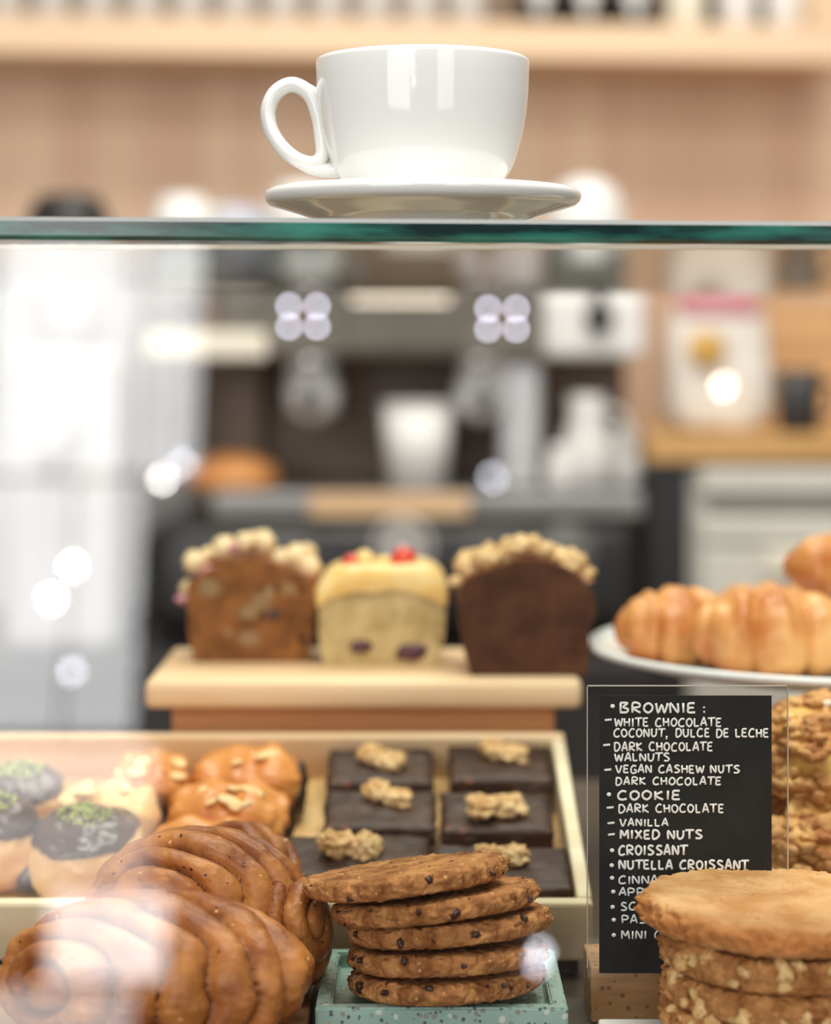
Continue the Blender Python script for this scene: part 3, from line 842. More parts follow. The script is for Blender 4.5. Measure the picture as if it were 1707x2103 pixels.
iced_bun('chocolate iced bun cut off by the left edge of the photo', -5, 1800, 0.025, 0.040, M_pastry_pale, 47)
iced_bun('chocolate iced bun at the back left, pale side turned forward', 45, 1706, 0.028, 0.034, M_pastry_pale, 48, True, True, False)

# ------------------------------------------------------------------ cake board on its crate
BZ = PZ(1397, 1.27)
cr = thing('wooden_crate', 'orange brown wooden crate carrying the loaf cake board', 'crate', (0, 0, DECK))
new_obj('crate_body', Box(PX(352, 1.285), PX(1141, 1.285), 0.285, 0.40, 0, BZ - 0.0165 - DECK, 0.002), M_crate, cr, smooth=False)
cb = thing('cake_board', 'thick pale wooden board with the three loaf cakes', 'board', (0, 0, BZ - 0.0165))
bmx = Box(PX(298, 1.27), PX(1196, 1.27), 0.268, 0.418, 0, 0.0165, 0.004, 3)
new_obj('plank', bmx, M_board, cb, smooth=True, sharp=40)

def loaf(label, prof, d, depth, mats, name='loaf_cake'):
    """prof: outline in photo pixels (bottom left, up, over, down to bottom right); extruded away from the cut face"""
    t = thing(name, label, 'cake', (PX(sum(p[0] for p in prof) / len(prof), d), d - 1, BZ), group='loaf cakes on the board')
    bxx = t.location.x
    pts = [(PX(x, d) - bxx, max(PZ(y, d) - BZ, 0.0)) for x, y in prof]
    pts = [(p.x, p.z) for p in spline([Vector((a, 0, b)) for a, b in pts], 5)]
    pts = [(a, max(b, 0.0)) for a, b in pts]
    bm = bmesh.new()
    rows = []
    nd = 8
    for k in range(nd + 1):
        y = depth * k / nd
        s = 1 - 0.02 * (k / nd) ** 2
        rows.append([bm.verts.new((x * s + 0.0008 * noise.noise(Vector((x * 90, y * 90, z * 90))), y, z * s)) for x, z in pts])
    for a, b in zip(rows, rows[1:]):
        for i in range(len(pts)):
            j = (i + 1) % len(pts)
            f = bm.faces.new((a[i], b[i], b[j], a[j])); f.material_index = 1
    f = bm.faces.new(rows[0]); f.material_index = 0
    f = bm.faces.new(rows[-1]); f.material_index = 1
    o = new_obj('cake', bm, mats, t, smooth=True, sharp=50)
    return t
def topping(t, name, m, px, py, d, dy, s, seed, amp=0.3, sq=(1, 1, 1), label=None, sub=3):
    c = P(px, py, d)
    o = new_obj(name, blob(bmesh.new(), (0, 0, 0), (s * sq[0], s * sq[1], s * sq[2]), amp, 1.8, sub, seed), m, t)
    o.location = (c.x - t.location.x, dy, c.z - t.location.z)
    if label: o['label'] = label
    return o
d1 = 1.348
t1 = loaf('brown nut loaf cake at the left of the board, topped with pale nuts', [(398, 1357), (388, 1300), (384, 1240), (388, 1200), (412, 1178), (455, 1158), (510, 1146), (560, 1156), (615, 1180), (650, 1200), (648, 1250), (640, 1300), (630, 1357)], d1, 0.062, [M_loaf1, M_loaf1c])
for k, (x, y, s) in enumerate(((396, 1158, 24), (455, 1130, 26), (498, 1116, 20), (540, 1120, 23), (575, 1150, 20), (604, 1150, 26), (634, 1168, 24), (379, 1214, 17))):
    topping(t1, 'nut', M_hazel, x, y, d1, 0.012 + 0.006 * (k % 2), s * d1 / F, 50 + k, 0.22)
for k, (x, y, s) in enumerate(((420, 1180, 22), (480, 1128, 17), (622, 1192, 26), (372, 1236, 15))):
    topping(t1, 'glaze', M_pink, x, y, d1, 0.014, s * d1 / F, 70 + k, 0.15, (1.2, 1, 0.7))
for k in range(3):
    for j, (x, y) in enumerate(((420, 1150), (505, 1120), (600, 1150))):
        topping(t1, 'nut', M_hazel, x + 12 * k, y, d1, 0.028 + 0.012 * k, 20 * d1 / F, 80 + k * 3 + j, 0.22)
for k, (x, y, s) in enumerate(((430, 1208, 24), (535, 1238, 22), (512, 1258, 20), (560, 1262, 15), (512, 1312, 22), (470, 1300, 12), (588, 1215, 12))):
    topping(t1, 'nut_slice', M_walnutgrey if k != 3 else M_filling, x, y, d1, 0.0003, s * d1 / F, 190 + k, 0.35, (1.2, 0.12, 0.8))
d2 = 1.332
t2 = loaf('pale berry loaf cake with yellow icing in the middle of the board', [(664, 1365), (657, 1320), (654, 1270), (655, 1215), (672, 1185), (710, 1170), (785, 1166), (860, 1168), (898, 1185), (914, 1215), (914, 1270), (910, 1320), (905, 1365)], d2, 0.06, [M_loaf2, M_loaf2c])
# icing: a cap that runs down over the cut face a little
bm = bmesh.new()
outer = [(652, 1246), (652, 1208), (672, 1178), (712, 1163), (760, 1160), (800, 1162), (860, 1160), (900, 1176), (918, 1208), (917, 1246)]
inner = [(664, 1240), (672, 1232), (700, 1222), (735, 1214), (765, 1217), (800, 1211), (835, 1213), (865, 1222), (893, 1232), (904, 1240)]
po = spline([P(x, y, d2) - t2.location for x, y in outer], 4); pi_ = spline([P(x, y, d2) - t2.location for x, y in inner], 4)
rows = []
for y, off in ((-0.0012, 0), (-0.0022, 0.4), (-0.0012, 1.0), (0.002, 1.02), (0.06, 0.99)):
    rows.append([bm.verts.new((a.x * min(off, 1.02) + b.x * (1 - min(off, 1)), y, a.z * off + b.z * (1 - off))) for a, b in zip(po, pi_)])
for a, b in zip(rows, rows[1:]):
    for i in range(len(a) - 1): bm.faces.new((a[i], b[i], b[i + 1], a[i + 1]))
ic = new_obj('icing', bm, M_icing, t2); ic['label'] = 'pale yellow icing'
for k, (x, y, s, m, nm) in enumerate(((722, 1162, 20, M_berry, 'berry'), (828, 1152, 26, M_berry, 'berry'), (748, 1152, 20, M_icing, 'icing_drop'), (790, 1158, 14, M_icing, 'icing_drop'))):
    topping(t2, nm, m, x, y, d2, 0.014, s * d2 / F, 90 + k, 0.2)
for k, (x, y, s) in enumerate(((742, 1328, 17), (842, 1340, 22), (860, 1334, 14)  )):
    topping(t2, 'baked_berry', M_berrydark if k < 3 else M_loaf1, x, y, d2, 0.0, s * d2 / F, 96 + k, 0.3, (1.3, 0.35, 0.8))
d3 = 1.287
t3 = loaf('dark chocolate loaf cake at the right of the board, walnuts on top', [(968, 1387), (952, 1330), (944, 1270), (942, 1222), (960, 1188), (1000, 1172), (1060, 1152), (1110, 1150), (1160, 1164), (1196, 1190), (1222, 1230), (1224, 1262), (1212, 1290), (1210, 1340), (1206, 1388)], d3, 0.066, [M_loaf3, M_loaf3c])
for k, (x, y, s) in enumerate(((938, 1198, 15), (962, 1168, 24), (1000, 1150, 26), (1036, 1152, 19), (1066, 1125, 24), (1098, 1126, 26), (1124, 1132, 17), (1150, 1148, 25), (1178, 1156, 27), (1200, 1186, 22))):
    topping(t3, 'walnut', M_walnut, x, y, d3, 0.012 + 0.006 * (k % 2), s * d3 / F, 110 + k, 0.5, (1.1, 1, 0.85))
for k in range(6):
    topping(t3, 'walnut', M_walnut, 965 + 44 * k, 1150 + 30 * abs(k - 2.5) / 2.5 - 14, d3, 0.040, 25 * d3 / F, 130 + k, 0.5)

# ------------------------------------------------------------------ croissants on a white stand
PLZ = PZ(1322, 1.31)
PR = 0.160
pcx, pcy = PX(1206, 1.31) + PR, 0.31
cs = thing('cake_stand', 'white round cake stand heaped with croissants at right', 'cake stand', (pcx, pcy, DECK))
hz = PLZ - DECK
new_obj('plate', Lathe([(0, hz - 0.016), (0.08, hz - 0.015), (0.13, hz - 0.011), (PR - 0.002, hz - 0.0035), (PR, hz - 0.001), (PR - 0.002, hz + 0.0012), (0.145, hz - 0.003), (0.12, hz - 0.008), (0, hz - 0.0095)], 96), M_porcelain, cs)
new_obj('pedestal', Lathe([(0, 0), (0.07, 0), (0.068, 0.006), (0.03, 0.014), (0.018, 0.03), (0.016, hz - 0.04), (0.03, hz - 0.022), (0.05, hz - 0.0152), (0, hz - 0.0152)], 64), mat('dark_pedestal', lin(70, 68, 72), rough=0.4), cs)
CG = 'croissants on the white stand'
def croissant(label, loc, L, R, rz, bend, seed, rx=0.0):
    bm = bmesh.new()
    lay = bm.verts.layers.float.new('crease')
    n, seg = 120, 36
    rings = []
    for i in range(n + 1):
        u = 2 * i / n - 1
        a = u * bend
        x = L / 2 * math.sin(a) / math.sin(bend); y = L / 2 * (1 - math.cos(a)) / math.sin(bend)
        env = max(0.02, (1 - abs(u) ** 2.6)) ** 0.6
        steps = 2.1
        ph = abs(u + 0.08 * math.sin(seed * 2.0)) * steps + 0.45
        fr = ph - math.floor(ph)
        lump = 0.82 + 0.25 * math.sqrt(max(0, 1 - (2 * fr ** 0.8 - 1) ** 2))
        r = R * env * lump
        tx, ty = math.cos(a), math.sin(a)
        ring = []
        for k in range(seg):
            b = 2 * PI * k / seg
            off = Vector((-ty, tx, 0)) * math.cos(b) * r + Vector((0, 0, 1)) * math.sin(b) * r * 0.9
            p = Vector((x, y, R * 0.78)) + off * (1 + 0.14 * noise.noise(off * 45 + Vector((seed, i * 0.1, 0))))
            p.z = max(p.z, 0)
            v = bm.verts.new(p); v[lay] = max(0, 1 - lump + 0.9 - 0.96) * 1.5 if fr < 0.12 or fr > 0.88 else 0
            ring.append(v)
        rings.append(ring)
    for a, b in zip(rings, rings[1:]):
        for k in range(seg):
            bm.faces.new((a[k], b[k], b[(k + 1) % seg], a[(k + 1) % seg]))
    bm.faces.new(rings[0]); bm.faces.new(list(reversed(rings[-1])))
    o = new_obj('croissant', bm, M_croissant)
    o.location = loc; o.rotation_euler = (rx, 0, rz)
    return tag(o, label, 'croissant', CG)
cz = PLZ - 0.0092
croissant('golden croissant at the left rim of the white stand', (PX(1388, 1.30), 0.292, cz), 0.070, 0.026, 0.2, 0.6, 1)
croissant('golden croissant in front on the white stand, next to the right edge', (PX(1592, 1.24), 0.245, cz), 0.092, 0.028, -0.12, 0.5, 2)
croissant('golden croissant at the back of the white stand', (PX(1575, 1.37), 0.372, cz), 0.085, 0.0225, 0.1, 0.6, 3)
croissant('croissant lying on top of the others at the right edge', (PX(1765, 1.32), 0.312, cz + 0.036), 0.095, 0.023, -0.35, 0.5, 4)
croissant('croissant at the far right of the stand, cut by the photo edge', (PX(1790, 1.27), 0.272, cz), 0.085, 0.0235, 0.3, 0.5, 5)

# ------------------------------------------------------------------ crumble cakes right behind the sign
ctr = thing('pale_tray', 'low pale wooden tray under the crumble cakes at right', 'tray', (0, 0, DECK))
new_obj('slab', Box(PX(1585, 1.12), PX(1585, 1.12) + 0.15, 0.062, 0.185, 0, 0.012, 0.002), M_tray, ctr, smooth=False)
def crumble(label, px, py, d, r, hgt, seed, z=None):
    c = P(px, py, d)
    t = thing('crumble_cake', label, 'pastry', (c.x, c.y, c.z), group='crumble cakes behind the menu sign')
    new_obj('cake', blob(bmesh.new(), (0, 0, hgt * 0.42), (r, r * 0.9, hgt * 0.58), 0.15, 1.8, 4, seed, -0.72), M_crumble_cake, t)
    rr = random.Random(seed)
    bm = bmesh.new()
    for k in range(330):
        a = rr.uniform(0, 2 * PI); w = rr.uniform(-0.55, 1); q = math.sqrt(1 - w * w)
        x, y = r * q * math.cos(a), r * 0.9 * q * math.sin(a)
        zz = hgt * 0.42 + hgt * 0.58 * w
        s = rr.uniform(0.002, 0.0068)
        blob(bm, (x, y, zz), (s, s * rr.uniform(.6, 1), s * rr.uniform(.5, .8)), 0.75, 1.9, 2, seed * 3 + k)
    o = new_obj('streusel', bm, M_crumble, t); o['kind'] = 'stuff'; o['label'] = 'browned streusel crumbs'
    for k in range(4):
        a = rr.uniform(PI, 2 * PI); q = rr.uniform(.3, .85)
        zz = hgt * 0.42 + hgt * 0.6 * math.sqrt(1 - q * q)
        s = rr.uniform(0.0022, 0.0036)
        f = new_obj('sugar_lump', blob(bmesh.new(), (0, 0, 0), (s * 1.3, s, s * .7), 0.4, 1.6, 2, k), M_sugar, t)
        f.location = (r * q * math.cos(a), r * .9 * q * math.sin(a), zz)
crumble('crumble cake in front behind the sign, lower one in the pile', 1690, 1832, 1.105, 0.034, 0.044, 61)
crumble('crumble cake lying on top of the pile below the croissants', 1690, 1660, 1.125, 0.034, 0.056, 62)
crumble('crumble cake seen through the clear edge of the menu sign', 1590, 1812, 1.150, 0.032, 0.080, 63)

# ------------------------------------------------------------------ back bar: counter, espresso machine
BC = 0.82
bc = thing('back_counter', 'charcoal back counter carrying the espresso machine', 'counter', (0, 0, 0))
new_obj('cabinet', Box(-1.5, 0.30, 1.84, 2.58, 0, BC - 0.03, 0.003), M_counter, bc, smooth=False)
new_obj('worktop', Box(-1.5, 0.30, 1.82, 2.58, BC - 0.03, BC, 0.003), M_counter, bc, smooth=False)

ED = 2.9
em = thing('espresso_machine', 'black and steel two group espresso machine behind the loaf cakes', 'espresso machine', (0, ED - 1, BC))
ex = lambda px, d=ED: PX(px, d)
ez = lambda py, d=ED: PZ(py, d) - BC
zb = ez(1066)
bm = Box(ex(285), ex(1308), 0, 0.48, 0.012, zb, 0.05, 6)
for v in bm.verts:
    if v.co.x > ex(1200): v.co.x = ex(1308) - (ex(1308) - v.co.x) * 0.3
new_obj('base', bm, M_black, em, smooth=True, sharp=50)
for x in (-0.3, 0.22):
    for y in (0.06, 0.42):
        new_obj('foot', Lathe([(0, 0), (0.02, 0), (0.02, 0.015), (0, 0.015)], 24, x, y), M_black, em)
dt = new_obj('drip_tray', Box(ex(430), ex(1345) - 0.012, 0.02, 0.3, zb, ez(1012), 0.006), M_darksteel, em, smooth=False)
bd = new_obj('badge', Lathe([(0, 0), (0.036, 0), (0.04, 0.002), (0.038, 0.005), (0, 0.006)], 48), M_badge, em)
bd.rotation_euler = (PI / 2, 0, 0); bd.location = (ex(828), 0.001, ez(1122)); bd['label'] = 'round white badge'
bd2 = new_obj('emblem_ring', Lathe([(0.028, 0.005), (0.03, 0.0075), (0.026, 0.0075), (0.024, 0.005)], 48), M_dark, bd)
gd = new_obj('dial', Lathe([(0, 0), (0.036, 0), (0.037, 0.003), (0.034, 0.006), (0, 0.006)], 48), mat('grey_dial', lin(104, 104, 100), rough=0.4), em)
gd.rotation_euler = (PI / 2, 0, 0); gd.location = (ex(1163), 0.001, ez(1130)); gd['label'] = 'round grey dial'
new_obj('rear_panel', Box(ex(415, 3.15), ex(1285, 3.15), 0.25, 0.46, ez(1012), ez(725), 0.01), M_brown, em, smooth=False)
up = new_obj('upper_housing', Box(ex(432), ex(1100), 0.03, 0.46, ez(735), ez(594), 0.015, 3), M_dark, em, smooth=False)
uw = new_obj('side_housing', Box(ex(1100), ex(1330, 2.93), 0.05, 0.46, ez(735), ez(594), 0.012, 3), M_white, em, smooth=False); uw['label'] = 'white end of the upper housing'
ll = new_obj('cream_ledge', Box(ex(296), ex(548), 0.0, 0.2, ez(738), ez(680), 0.006), M_cream, em, smooth=False); ll['label'] = 'cream shelf at the left end'
new_obj('ledge_strut', Box(ex(430), ex(520), 0.19, 0.3, ez(1012), ez(735), 0.006), M_brown, em, smooth=False)
new_obj('pillar', Box(ex(1030), ex(1122), 0.08, 0.3, ez(1012), ez(735), 0.01), M_steel, em, smooth=False)
lt = new_obj('light_strip', Box(ex(722), ex(922), 0.026, 0.034, ez(619), ez(610)), mat('warm_light_strip', (1, 0.9, 0.75, 1), rough=0.4, emit=((1, 0.86, 0.66, 1), 1.2)), em, smooth=False); lt['label'] = 'warm lit strip'
kn = new_obj('steam_knob', Lathe([(0, 0), (0.018, 0), (0.02, 0.012), (0.016, 0.03), (0, 0.034)], 32), M_black, em)
kn.rotation_euler = (PI / 2, 0, 0); kn.location = (ex(1236), 0.052, ez(652)); kn['label'] = 'black knob'
new_obj('knob_mount', Box(ex(1222), ex(1250), 0.04, 0.06, ez(645), ez(598), 0.003), M_black, em, smooth=False)
for gx, ky in ((623, 650), (1031, 655)):
    kp = new_obj('keypad', Box(-0.055, 0.055, 0, 0.008, -0.05, 0.05, 0.003), M_dark, em, smooth=False)
    kp.location = (ex(gx, 2.93), 0.022, ez(ky, 2.93))
    for sx in (-1, 1):
        for sz in (-1, 1):
            l = new_obj('led_button', Lathe([(0, 0), (0.0033, 0), (0.0030, 0.0015), (0, 0.002)], 20), M_led, kp)
            l.rotation_euler = (PI / 2, 0, 0); l.location = (sx * 0.0187, -0.0003, sz * 0.0137)
    l = new_obj('red_mark', Lathe([(0, 0), (0.0022, 0), (0, 0.001)], 16), M_red, kp)
    l.rotation_euler = (PI / 2, 0, 0); l.location = (0.001, -0.0003, 0)
for gx in (638, 992):
    g = new_obj('group_head', Lathe([(0, 0), (0.034, 0), (0.036, 0.01), (0.034, 0.03), (0.04, 0.045), (0, 0.046)], 40), M_chrome, em)
    g.location = (ex(gx), 0.08, ez(790))
    pf = new_obj('portafilter', Lathe([(0, -0.052), (0.012, -0.05), (0.034, -0.034), (0.037, -0.01), (0.036, 0), (0, 0)], 40), M_bright, em)
    pf.location = (ex(gx), 0.08, ez(792))
    bm = tube(bmesh.new(), [(0, -0.03, -0.012), (0, -0.07, -0.016), (0, -0.1, -0.022), (0, -0.115, -0.026)], [0.009, 0.012, 0.013, 0.008], 14)
    hd_ = new_obj('portafilter_handle', bm, M_black, pf)
# things on and around the machine
cup_prof = [(0, 0.003), (0.02, 0.003), (0.023, 0), (0.026, 0.002), (0.036, 0.02), (0.041, 0.04), (0.042, 0.058), (0.0405, 0.058), (0.038, 0.035), (0.03, 0.012), (0, 0.008)]
MTOP = PZ(594, ED)
def far_cup(px, d, z, s, label, m=None, inv=False, group='cups on top of the espresso machine', loc=None):
    t = thing('far_cup', label, 'cup', loc or (PX(px, d), d - 1, z), group=group)
    p = [(r * s, (0.058 - zz if inv else zz) * s) for r, zz in cup_prof]
    new_obj('body', Lathe(p, 40), m or M_cup_far, t)
    hpts = spline([(0.037 * s, 0, 0.046 * s), (0.058 * s, 0, 0.046 * s), (0.06 * s, 0, 0.026 * s), (0.034 * s, 0, 0.018 * s)], 6)
    if inv: hpts = [Vector((p.x, p.y, 0.058 * s - p.z)) for p in hpts]
    new_obj('handle', tube(bmesh.new(), hpts, 0.004 * s, 8), m or M_cup_far, t)
    return t
for k, lb in enumerate(('lower white cup of the pair at the left end of the espresso machine', 'upper white cup of the pair at the left end of the espresso machine')):
    far_cup(376, 3.02, MTOP + 0.0665 * k, 1.15, lb, inv=True)
c_ = new_obj('bowl_stack', Lathe([(0, 0), (0.05, 0), (0.062, 0.01), (0.068, 0.05), (0.064, 0.10), (0.045, 0.128), (0, 0.137)], 48), M_cup_blue)
c_.location = (PX(478, 3.22), 2.22, MTOP)
tag(c_, 'pale blue upturned bowl on the espresso machine beside the white cups', 'bowl')
for k, lb in enumerate(('lower white cup of the pair half hidden behind the saucer', 'upper white cup of the pair half hidden behind the saucer')):
    far_cup(622, 2.98, MTOP + 0.073 * k, 1.26, lb, inv=True)
b_ = new_obj('white_bowl', Lathe([(0, 0), (0.045, 0), (0.054, 0.02), (0.056, 0.07), (0.052, 0.115), (0.04, 0.142), (0.018, 0.155), (0, 0.157)], 48), M_cup_far)
b_.location = (PX(1204, 3.0), 2.0, MTOP)
tag(b_, 'tall white domed pot on the right end of the espresso machine', 'pot')

DT = PZ(1012, ED)
t = thing('takeaway_cup', 'tall plain white cup on the drip tray of the espresso machine', 'cup', (PX(857, ED + 0.08), ED - 0.92, DT))
new_obj('body', Lathe([(0, 0), (0.040, 0), (0.049, 0.115), (0.047, 0.115), (0.038, 0.004), (0, 0.004)], 48), M_white, t)
new_obj('rim', Lathe([(0.0475, 0.113), (0.051, 0.114), (0.051, 0.118), (0.0475, 0.119), (0.0455, 0.116)], 48), M_white, t)
t = new_obj('wooden_tray', Box(-0.105, 0.105, -0.012, 0.012, 0, 0.030, 0.003), M_board, smooth=False)
t.location = (PX(800, ED - 0.03), ED - 1.035, PZ(1060, ED - 0.03)); tag(t, 'narrow pale wooden strip along the front of the drip tray', 'board')
t.parent = None
o = new_obj('clay_bowl', Lathe([(0, 0), (0.062, 0), (0.066, 0.012), (0.058, 0.032), (0.03, 0.046), (0, 0.05)], 48), M_orange)
o.location = (PX(478, 3.0), 2.0, DT); tag(o, 'low orange clay lid on the left end of the drip tray', 'lid')
def jug(px, d, r, h, label, z=None):
    t = thing('milk_jug', label, 'jug', (PX(px, d), d - 1, DT if z is None else z), group='white jugs beside the espresso machine')
    new_obj('body', Lathe([(0, 0), (r * .8, 0), (r, h * .2), (r * .95, h * .5), (r * .62, h * .8), (r * .72, h), (r * .68, h), (r * .56, h * .8), (r * .88, h * .5), (0, h * .06)], 40), M_cup_far, t)
    hpts = spline([(r * .6, 0, h * .86), (r * 1.3, 0, h * .8), (r * 1.45, 0, h * .5), (r * .9, 0, h * .3)], 6)
    new_obj('handle', tube(bmesh.new(), hpts, r * .12, 8), M_cup_far, t)
jug(1205, 2.99, 0.038, 0.128, 'tallest white milk jug, right of the steel pillar')
jug(1282, 3.02, 0.026, 0.082, 'small white milk jug at the right end of the drip tray')
jug(1150, 2.96, 0.022, 0.060, 'small white milk jug just right of the steel pillar')

sc_ = thing('steel_cabinet', 'pale grey steel cabinet on the back counter behind the grinder', 'cabinet', (0, 0, BC))
new_obj('body', Box(PX(-90, 3.28), PX(408, 3.28), 2.30, 2.50, 0, PZ(545, 3.28) - BC, 0.006), M_palesteel, sc_, smooth=False)
xm = (PX(-90, 3.28) + PX(408, 3.28)) / 2
for x0, x1, xh in ((PX(-90, 3.28) + 0.008, xm - 0.002, xm - 0.03), (xm + 0.002, PX(408, 3.28) - 0.008, xm + 0.03)):
    dr_ = new_obj('door', Box(x0, x1, 2.284, 2.299, 0.01, PZ(545, 3.28) - BC - 0.01, 0.003), M_palesteel, sc_, smooth=False)
    new_obj('handle', Box(xh - 0.006, xh + 0.006, 2.262, 2.284, 0.2, 0.32, 0.003), M_steel, dr_, smooth=False)
# coffee grinder left of the machine
gr = thing('coffee_grinder', 'pale coffee grinder with a black hopper lid, left of the espresso machine', 'grinder', (PX(140, 2.95), 1.95, BC))
new_obj('body', Box(-0.075, 0.075, -0.08, 0.1, 0.0, 0.40, 0.02, 3), M_palesteel, gr, smooth=False)
new_obj('hopper', Lathe([(0, 0.40), (0.04, 0.40), (0.045, 0.43), (0.055, 0.545), (0, 0.545)], 40), M_palesteel, gr)
lid_ = new_obj('hopper_lid', Lathe([(0, 0.545), (0.057, 0.545), (0.057, 0.575), (0.042, 0.605), (0, 0.61)], 40), M_black, gr); lid_['label'] = 'black hopper lid'
new_obj('spout', Box(-0.02, 0.02, -0.13, -0.075, 0.26, 0.30, 0.006), M_palesteel, gr, smooth=False)

# ------------------------------------------------------------------ right hand bar
RD = 2.96
rt = thing('side_bar', 'tan wooden bar top with dark end at right of the espresso machine', 'counter', (0, 0, 0))
RTZ = PZ(893, RD)
new_obj('bar_top', Box(PX(1330, RD), PX(1330, RD) + 1.2, RD - 1, RD - 0.45, PZ(950, RD), RTZ, 0.003), M_tan, rt, smooth=False)
new_obj('end_panel', Box(PX(1330, RD), PX(1412, RD), RD - 0.99, RD - 0.46, 0, PZ(950, RD), 0.002), M_black, rt, smooth=False)
fr = thing('under_counter_fridge', 'white under-counter fridge below the tan bar top', 'fridge', (0, 0, 0))
fx0, fx1 = PX(1420, RD), PX(1420, RD) + 0.7
new_obj('body', Box(fx0, fx1, RD - 0.97, RD - 0.5, 0, PZ(958, RD), 0.004), M_fridge, fr, smooth=False)
for y0, y1, nm in ((1012, 962, 'upper_fascia'), (1112, 1062, 'drawer_front'), (1240, 1122, 'drawer_front')):
    new_obj(nm, Box(fx0 + 0.012, fx1, RD - 1.0, RD - 0.968, PZ(y0, RD), PZ(y1, RD), 0.004), M_fridge, fr, smooth=False)
new_obj('handle', Box(fx0 + 0.1, fx0 + 0.5, RD - 1.02, RD - 1.0, PZ(1180, RD), PZ(1128, RD), 0.004), M_cream, fr, smooth=False)
new_obj('vent', Box(fx0 + 0.03, fx1, RD - 0.985, RD - 0.966, PZ(1058, RD), PZ(1016, RD)), mat('grey_vent', lin(150, 148, 138), rough=0.5), fr, smooth=False)
bg = thing('coffee_bag', 'white paper bag with pink top and gold seal on the tan bar', 'bag', (PX(1472, 3.1), 2.1, RTZ))
bm = blob(bmesh.new(), (0, 0, 0.098), (0.078, 0.05, 0.098), 0.06, 1.5, 5, 3, -0.99, None, 4.0)
for v in bm.verts:
    k = v.co.z / 0.2
    v.co.x *= 1.0 - 0.18 * k; v.co.y *= 1.0 - 0.65 * k
new_obj('bag_body', bm, M_paper, bg)
new_obj('pink_band', Box(-0.055, 0.055, -0.028, 0.02, 0.163, 0.197, 0.006), M_pink, bg, smooth=False)
s_ = new_obj('gold_seal', Lathe([(0, 0), (0.026, 0), (0.024, 0.003), (0, 0.004)], 32), M_gold, bg)
s_.rotation_euler = (PI / 2 - 0.25, 0, 0); s_.location = (-0.02, -0.040, 0.118)
mg = thing('black_mug', 'black mug on the tan bar right of the white bag', 'mug', (PX(1640, 3.05), 2.05, RTZ))
new_obj('body', Lathe([(0, 0), (0.026, 0), (0.03, 0.01), (0.032, 0.088), (0.030, 0.088), (0.027, 0.008), (0, 0.006)], 40), M_black, mg)
new_obj('handle', tube(bmesh.new(), spline([(0.028, 0, 0.07), (0.05, 0, 0.065), (0.05, 0, 0.03), (0.028, 0, 0.02)], 6), 0.004, 8), M_black, mg)
cbx = thing('cardboard_box', 'plain tan cardboard box at the back of the bar', 'box', (PX(1690, 3.3), 2.32, RTZ))
new_obj('carton', Box(-0.095, 0.2, -0.05, 0.12, 0, 0.185, 0.003), M_cardboard, cbx, smooth=False)
new_obj('flap', Box(-0.095, 0.2, -0.054, -0.05, 0.12, 0.187, 0.001), M_cardboard, cbx, smooth=False)

# ------------------------------------------------------------------ wall shelf with cups and jars
SHZ0, SHZ1 = 1.6975, 1.757
V0 = 0.22
def wall_u(px, v):                              # along-wall coordinate that appears in column px at distance v from the wall
    k = (px - CX) / F
    c, s = math.cos(WROT), math.sin(WROT)
    # x = k*(y+1);  x = u c + v s ; y = WALL_D + u s - v c
    return (k * (WALL_D - v * c + 1) - v * s) / (c - k * s)
ws = thing('wall_shelf', 'thick pale wooden shelf on the wall behind the cup', 'shelf', (0, WALL_D, 0), (0, 0, WROT))
ue = wall_u(1668, V0)
new_obj('shelf_board', Box(-1.2, ue + 0.06, -V0, -0.001, SHZ0, SHZ1, 0.004), M_shelf, ws, smooth=False)
new_obj('upright', Box(ue, ue + 0.06, -V0 - 0.002, -0.001, SHZ1, SHZ1 + 0.4, 0.003), M_shelf, ws, smooth=False)
new_obj('back_panel', Box(-1.2, ue, -0.02, -0.001, SHZ1, SHZ1 + 0.4), mat('dim_panel', lin(150, 128, 108), rough=0.6), ws, smooth=False)
ORD = ['leftmost', 'second', 'third', 'fourth', 'fifth', 'sixth', 'seventh', 'eighth', 'ninth', 'tenth', 'eleventh']
for k in range(11):
    px = 10 + 95 * k
    u = wall_u(px, 0.15)
    q = wallpt(u, 0.15, SHZ1)
    lab = ('leftmost pale cup of the row on the wall shelf' if k == 0 else 'rightmost pale cup of the row, next to the black jars' if k == 10 else f'{ORD[k]} pale cup from the left in the row on the wall shelf')
    t = thing('shelf_cup', lab, 'cup', q, group='pale cups along the wall shelf')
    new_obj('body', Lathe([(0, 0), (0.028, 0), (0.031, 0.004), (0.033, 0.09), (0.0315, 0.09), (0.029, 0.006), (0, 0.004)], 32), M_shelfcup, t)
    new_obj('band', Lathe([(0.0318, 0.03), (0.0334, 0.031), (0.0337, 0.045), (0.0324, 0.046)], 32), M_shelfcup, t)
for k in range(3):
    px = 1108 + 96 * k
    q = wallpt(wall_u(px, 0.15), 0.15, SHZ1)
    t = thing('black_jar', ('left', 'middle', 'right')[k] + ' one of the three black jars with pale labels on the shelf', 'jar', q, group='black jars on the wall shelf')
    new_obj('body', Lathe([(0, 0), (0.034, 0), (0.037, 0.006), (0.037, 0.13), (0.03, 0.145), (0, 0.147)], 32), M_black, t)
    bm = bmesh.new()
    arc = [(-0.55 + 1.1 * i / 10) for i in range(11)]
    r0 = [bm.verts.new((0.0373 * math.sin(a), -0.0373 * math.cos(a), 0.012 + 0.05 * (abs(a) / 0.55) ** 1.2)) for a in arc]
    r1 = [bm.verts.new((0.0373 * math.sin(a), -0.0373 * math.cos(a), 0.095)) for a in arc]
    for i in range(10): bm.faces.new((r0[i], r0[i + 1], r1[i + 1], r1[i]))
    new_obj('label_sticker', bm, M_badge, t)
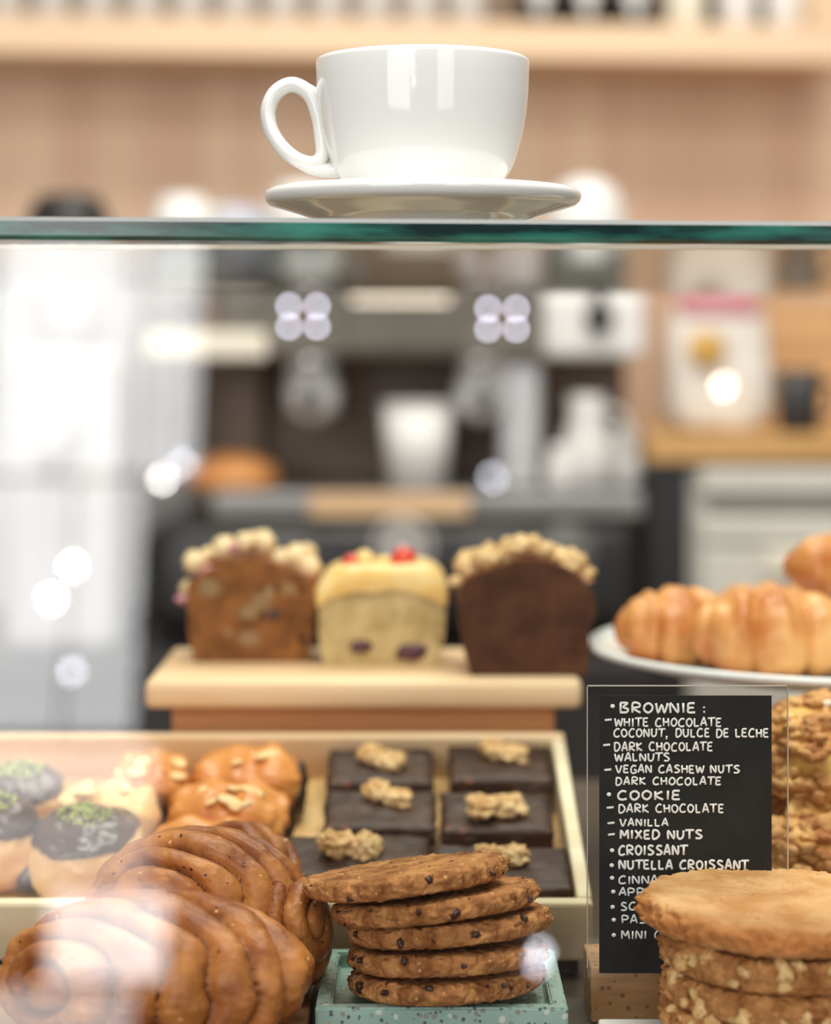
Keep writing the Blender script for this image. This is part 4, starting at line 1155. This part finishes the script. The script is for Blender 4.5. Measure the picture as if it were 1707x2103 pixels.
for k, (px, lab) in enumerate(((1408, 'cream canister on the shelf, next to the black jars'), (1515, 'white canister in the middle right of the shelf'), (1612, 'white canister nearest the shelf upright'))):
    q = wallpt(wall_u(px, 0.15), 0.15, SHZ1)
    t = thing('canister', lab, 'canister', q, group='pale canisters on the wall shelf')
    new_obj('body', Lathe([(0, 0), (0.026, 0), (0.03, 0.006), (0.034, 0.05), (0.032, 0.10), (0, 0.10)], 32), M_cream if k == 0 else M_cup_far, t)
    new_obj('lid', Lathe([(0, 0.10), (0.033, 0.10), (0.033, 0.112), (0, 0.114)], 32), M_tan, t)
q0 = wallpt(wall_u(1560, 0.06), 0.055, SHZ1)
t = new_obj('dark_case', Box(-0.15, 0.085, -0.03, 0.03, 0, 0.2, 0.004), M_black, smooth=False)
t.location = q0; t.rotation_euler = (0, 0, WROT); tag(t, 'dark box standing behind the pale canisters on the shelf', 'box')

# ------------------------------------------------------------------ unseen emitters added in the shop front for the mirrored glints
fl = thing('glint_emitters', 'unseen small emitters added to make glints in the front pane', 'lights', (0, FRONT_Y + 0.1, 0))
A2 = 2 * math.atan2(PT[0] - PB[0], PT[1] - PB[1])
def glint(px, py):
    be = (py - HY) / F
    return Vector(((px - CX) / F * 4.89, 0.0, EZ - be * 0.89 + math.tan(A2 - math.atan(be)) * 3.9))
spots = [(150, 1165, M_glint, .012), (110, 1232, M_glint, .012), (326, 985, M_glint, .011), (368, 952, M_glint_dim, .010), (160, 1380, M_glint_dim, .011), (1015, 982, M_glint_dim, .011), (1504, 792, M_glint_warm, .012), (1095, 1950, M_glint_dim, .011), (1090, 1975, M_glint_dim, .010)]
gp = sorted([glint(a, b) for a, b, _, _ in spots], key=lambda v: v.x)
bm = bmesh.new()
for g_ in gp:
    tube(bm, [(g_.x, 0.03, 3.6), (g_.x, 0.02, g_.z + 0.02)], 0.0015, 6)
tube(bm, [(-1.2, 0.03, 3.6), (1.2, 0.03, 3.6)], 0.003, 6)
new_obj('cable', bm, M_cable, fl)  # invented wires to hang the added emitters from
for a, b, m, r in spots:
    o = new_obj('glint_emitter', blob(bmesh.new(), (0, 0, 0), (r, r, r * 1.1), 0, 1, 3), m, fl)
    o.location = glint(a, b)
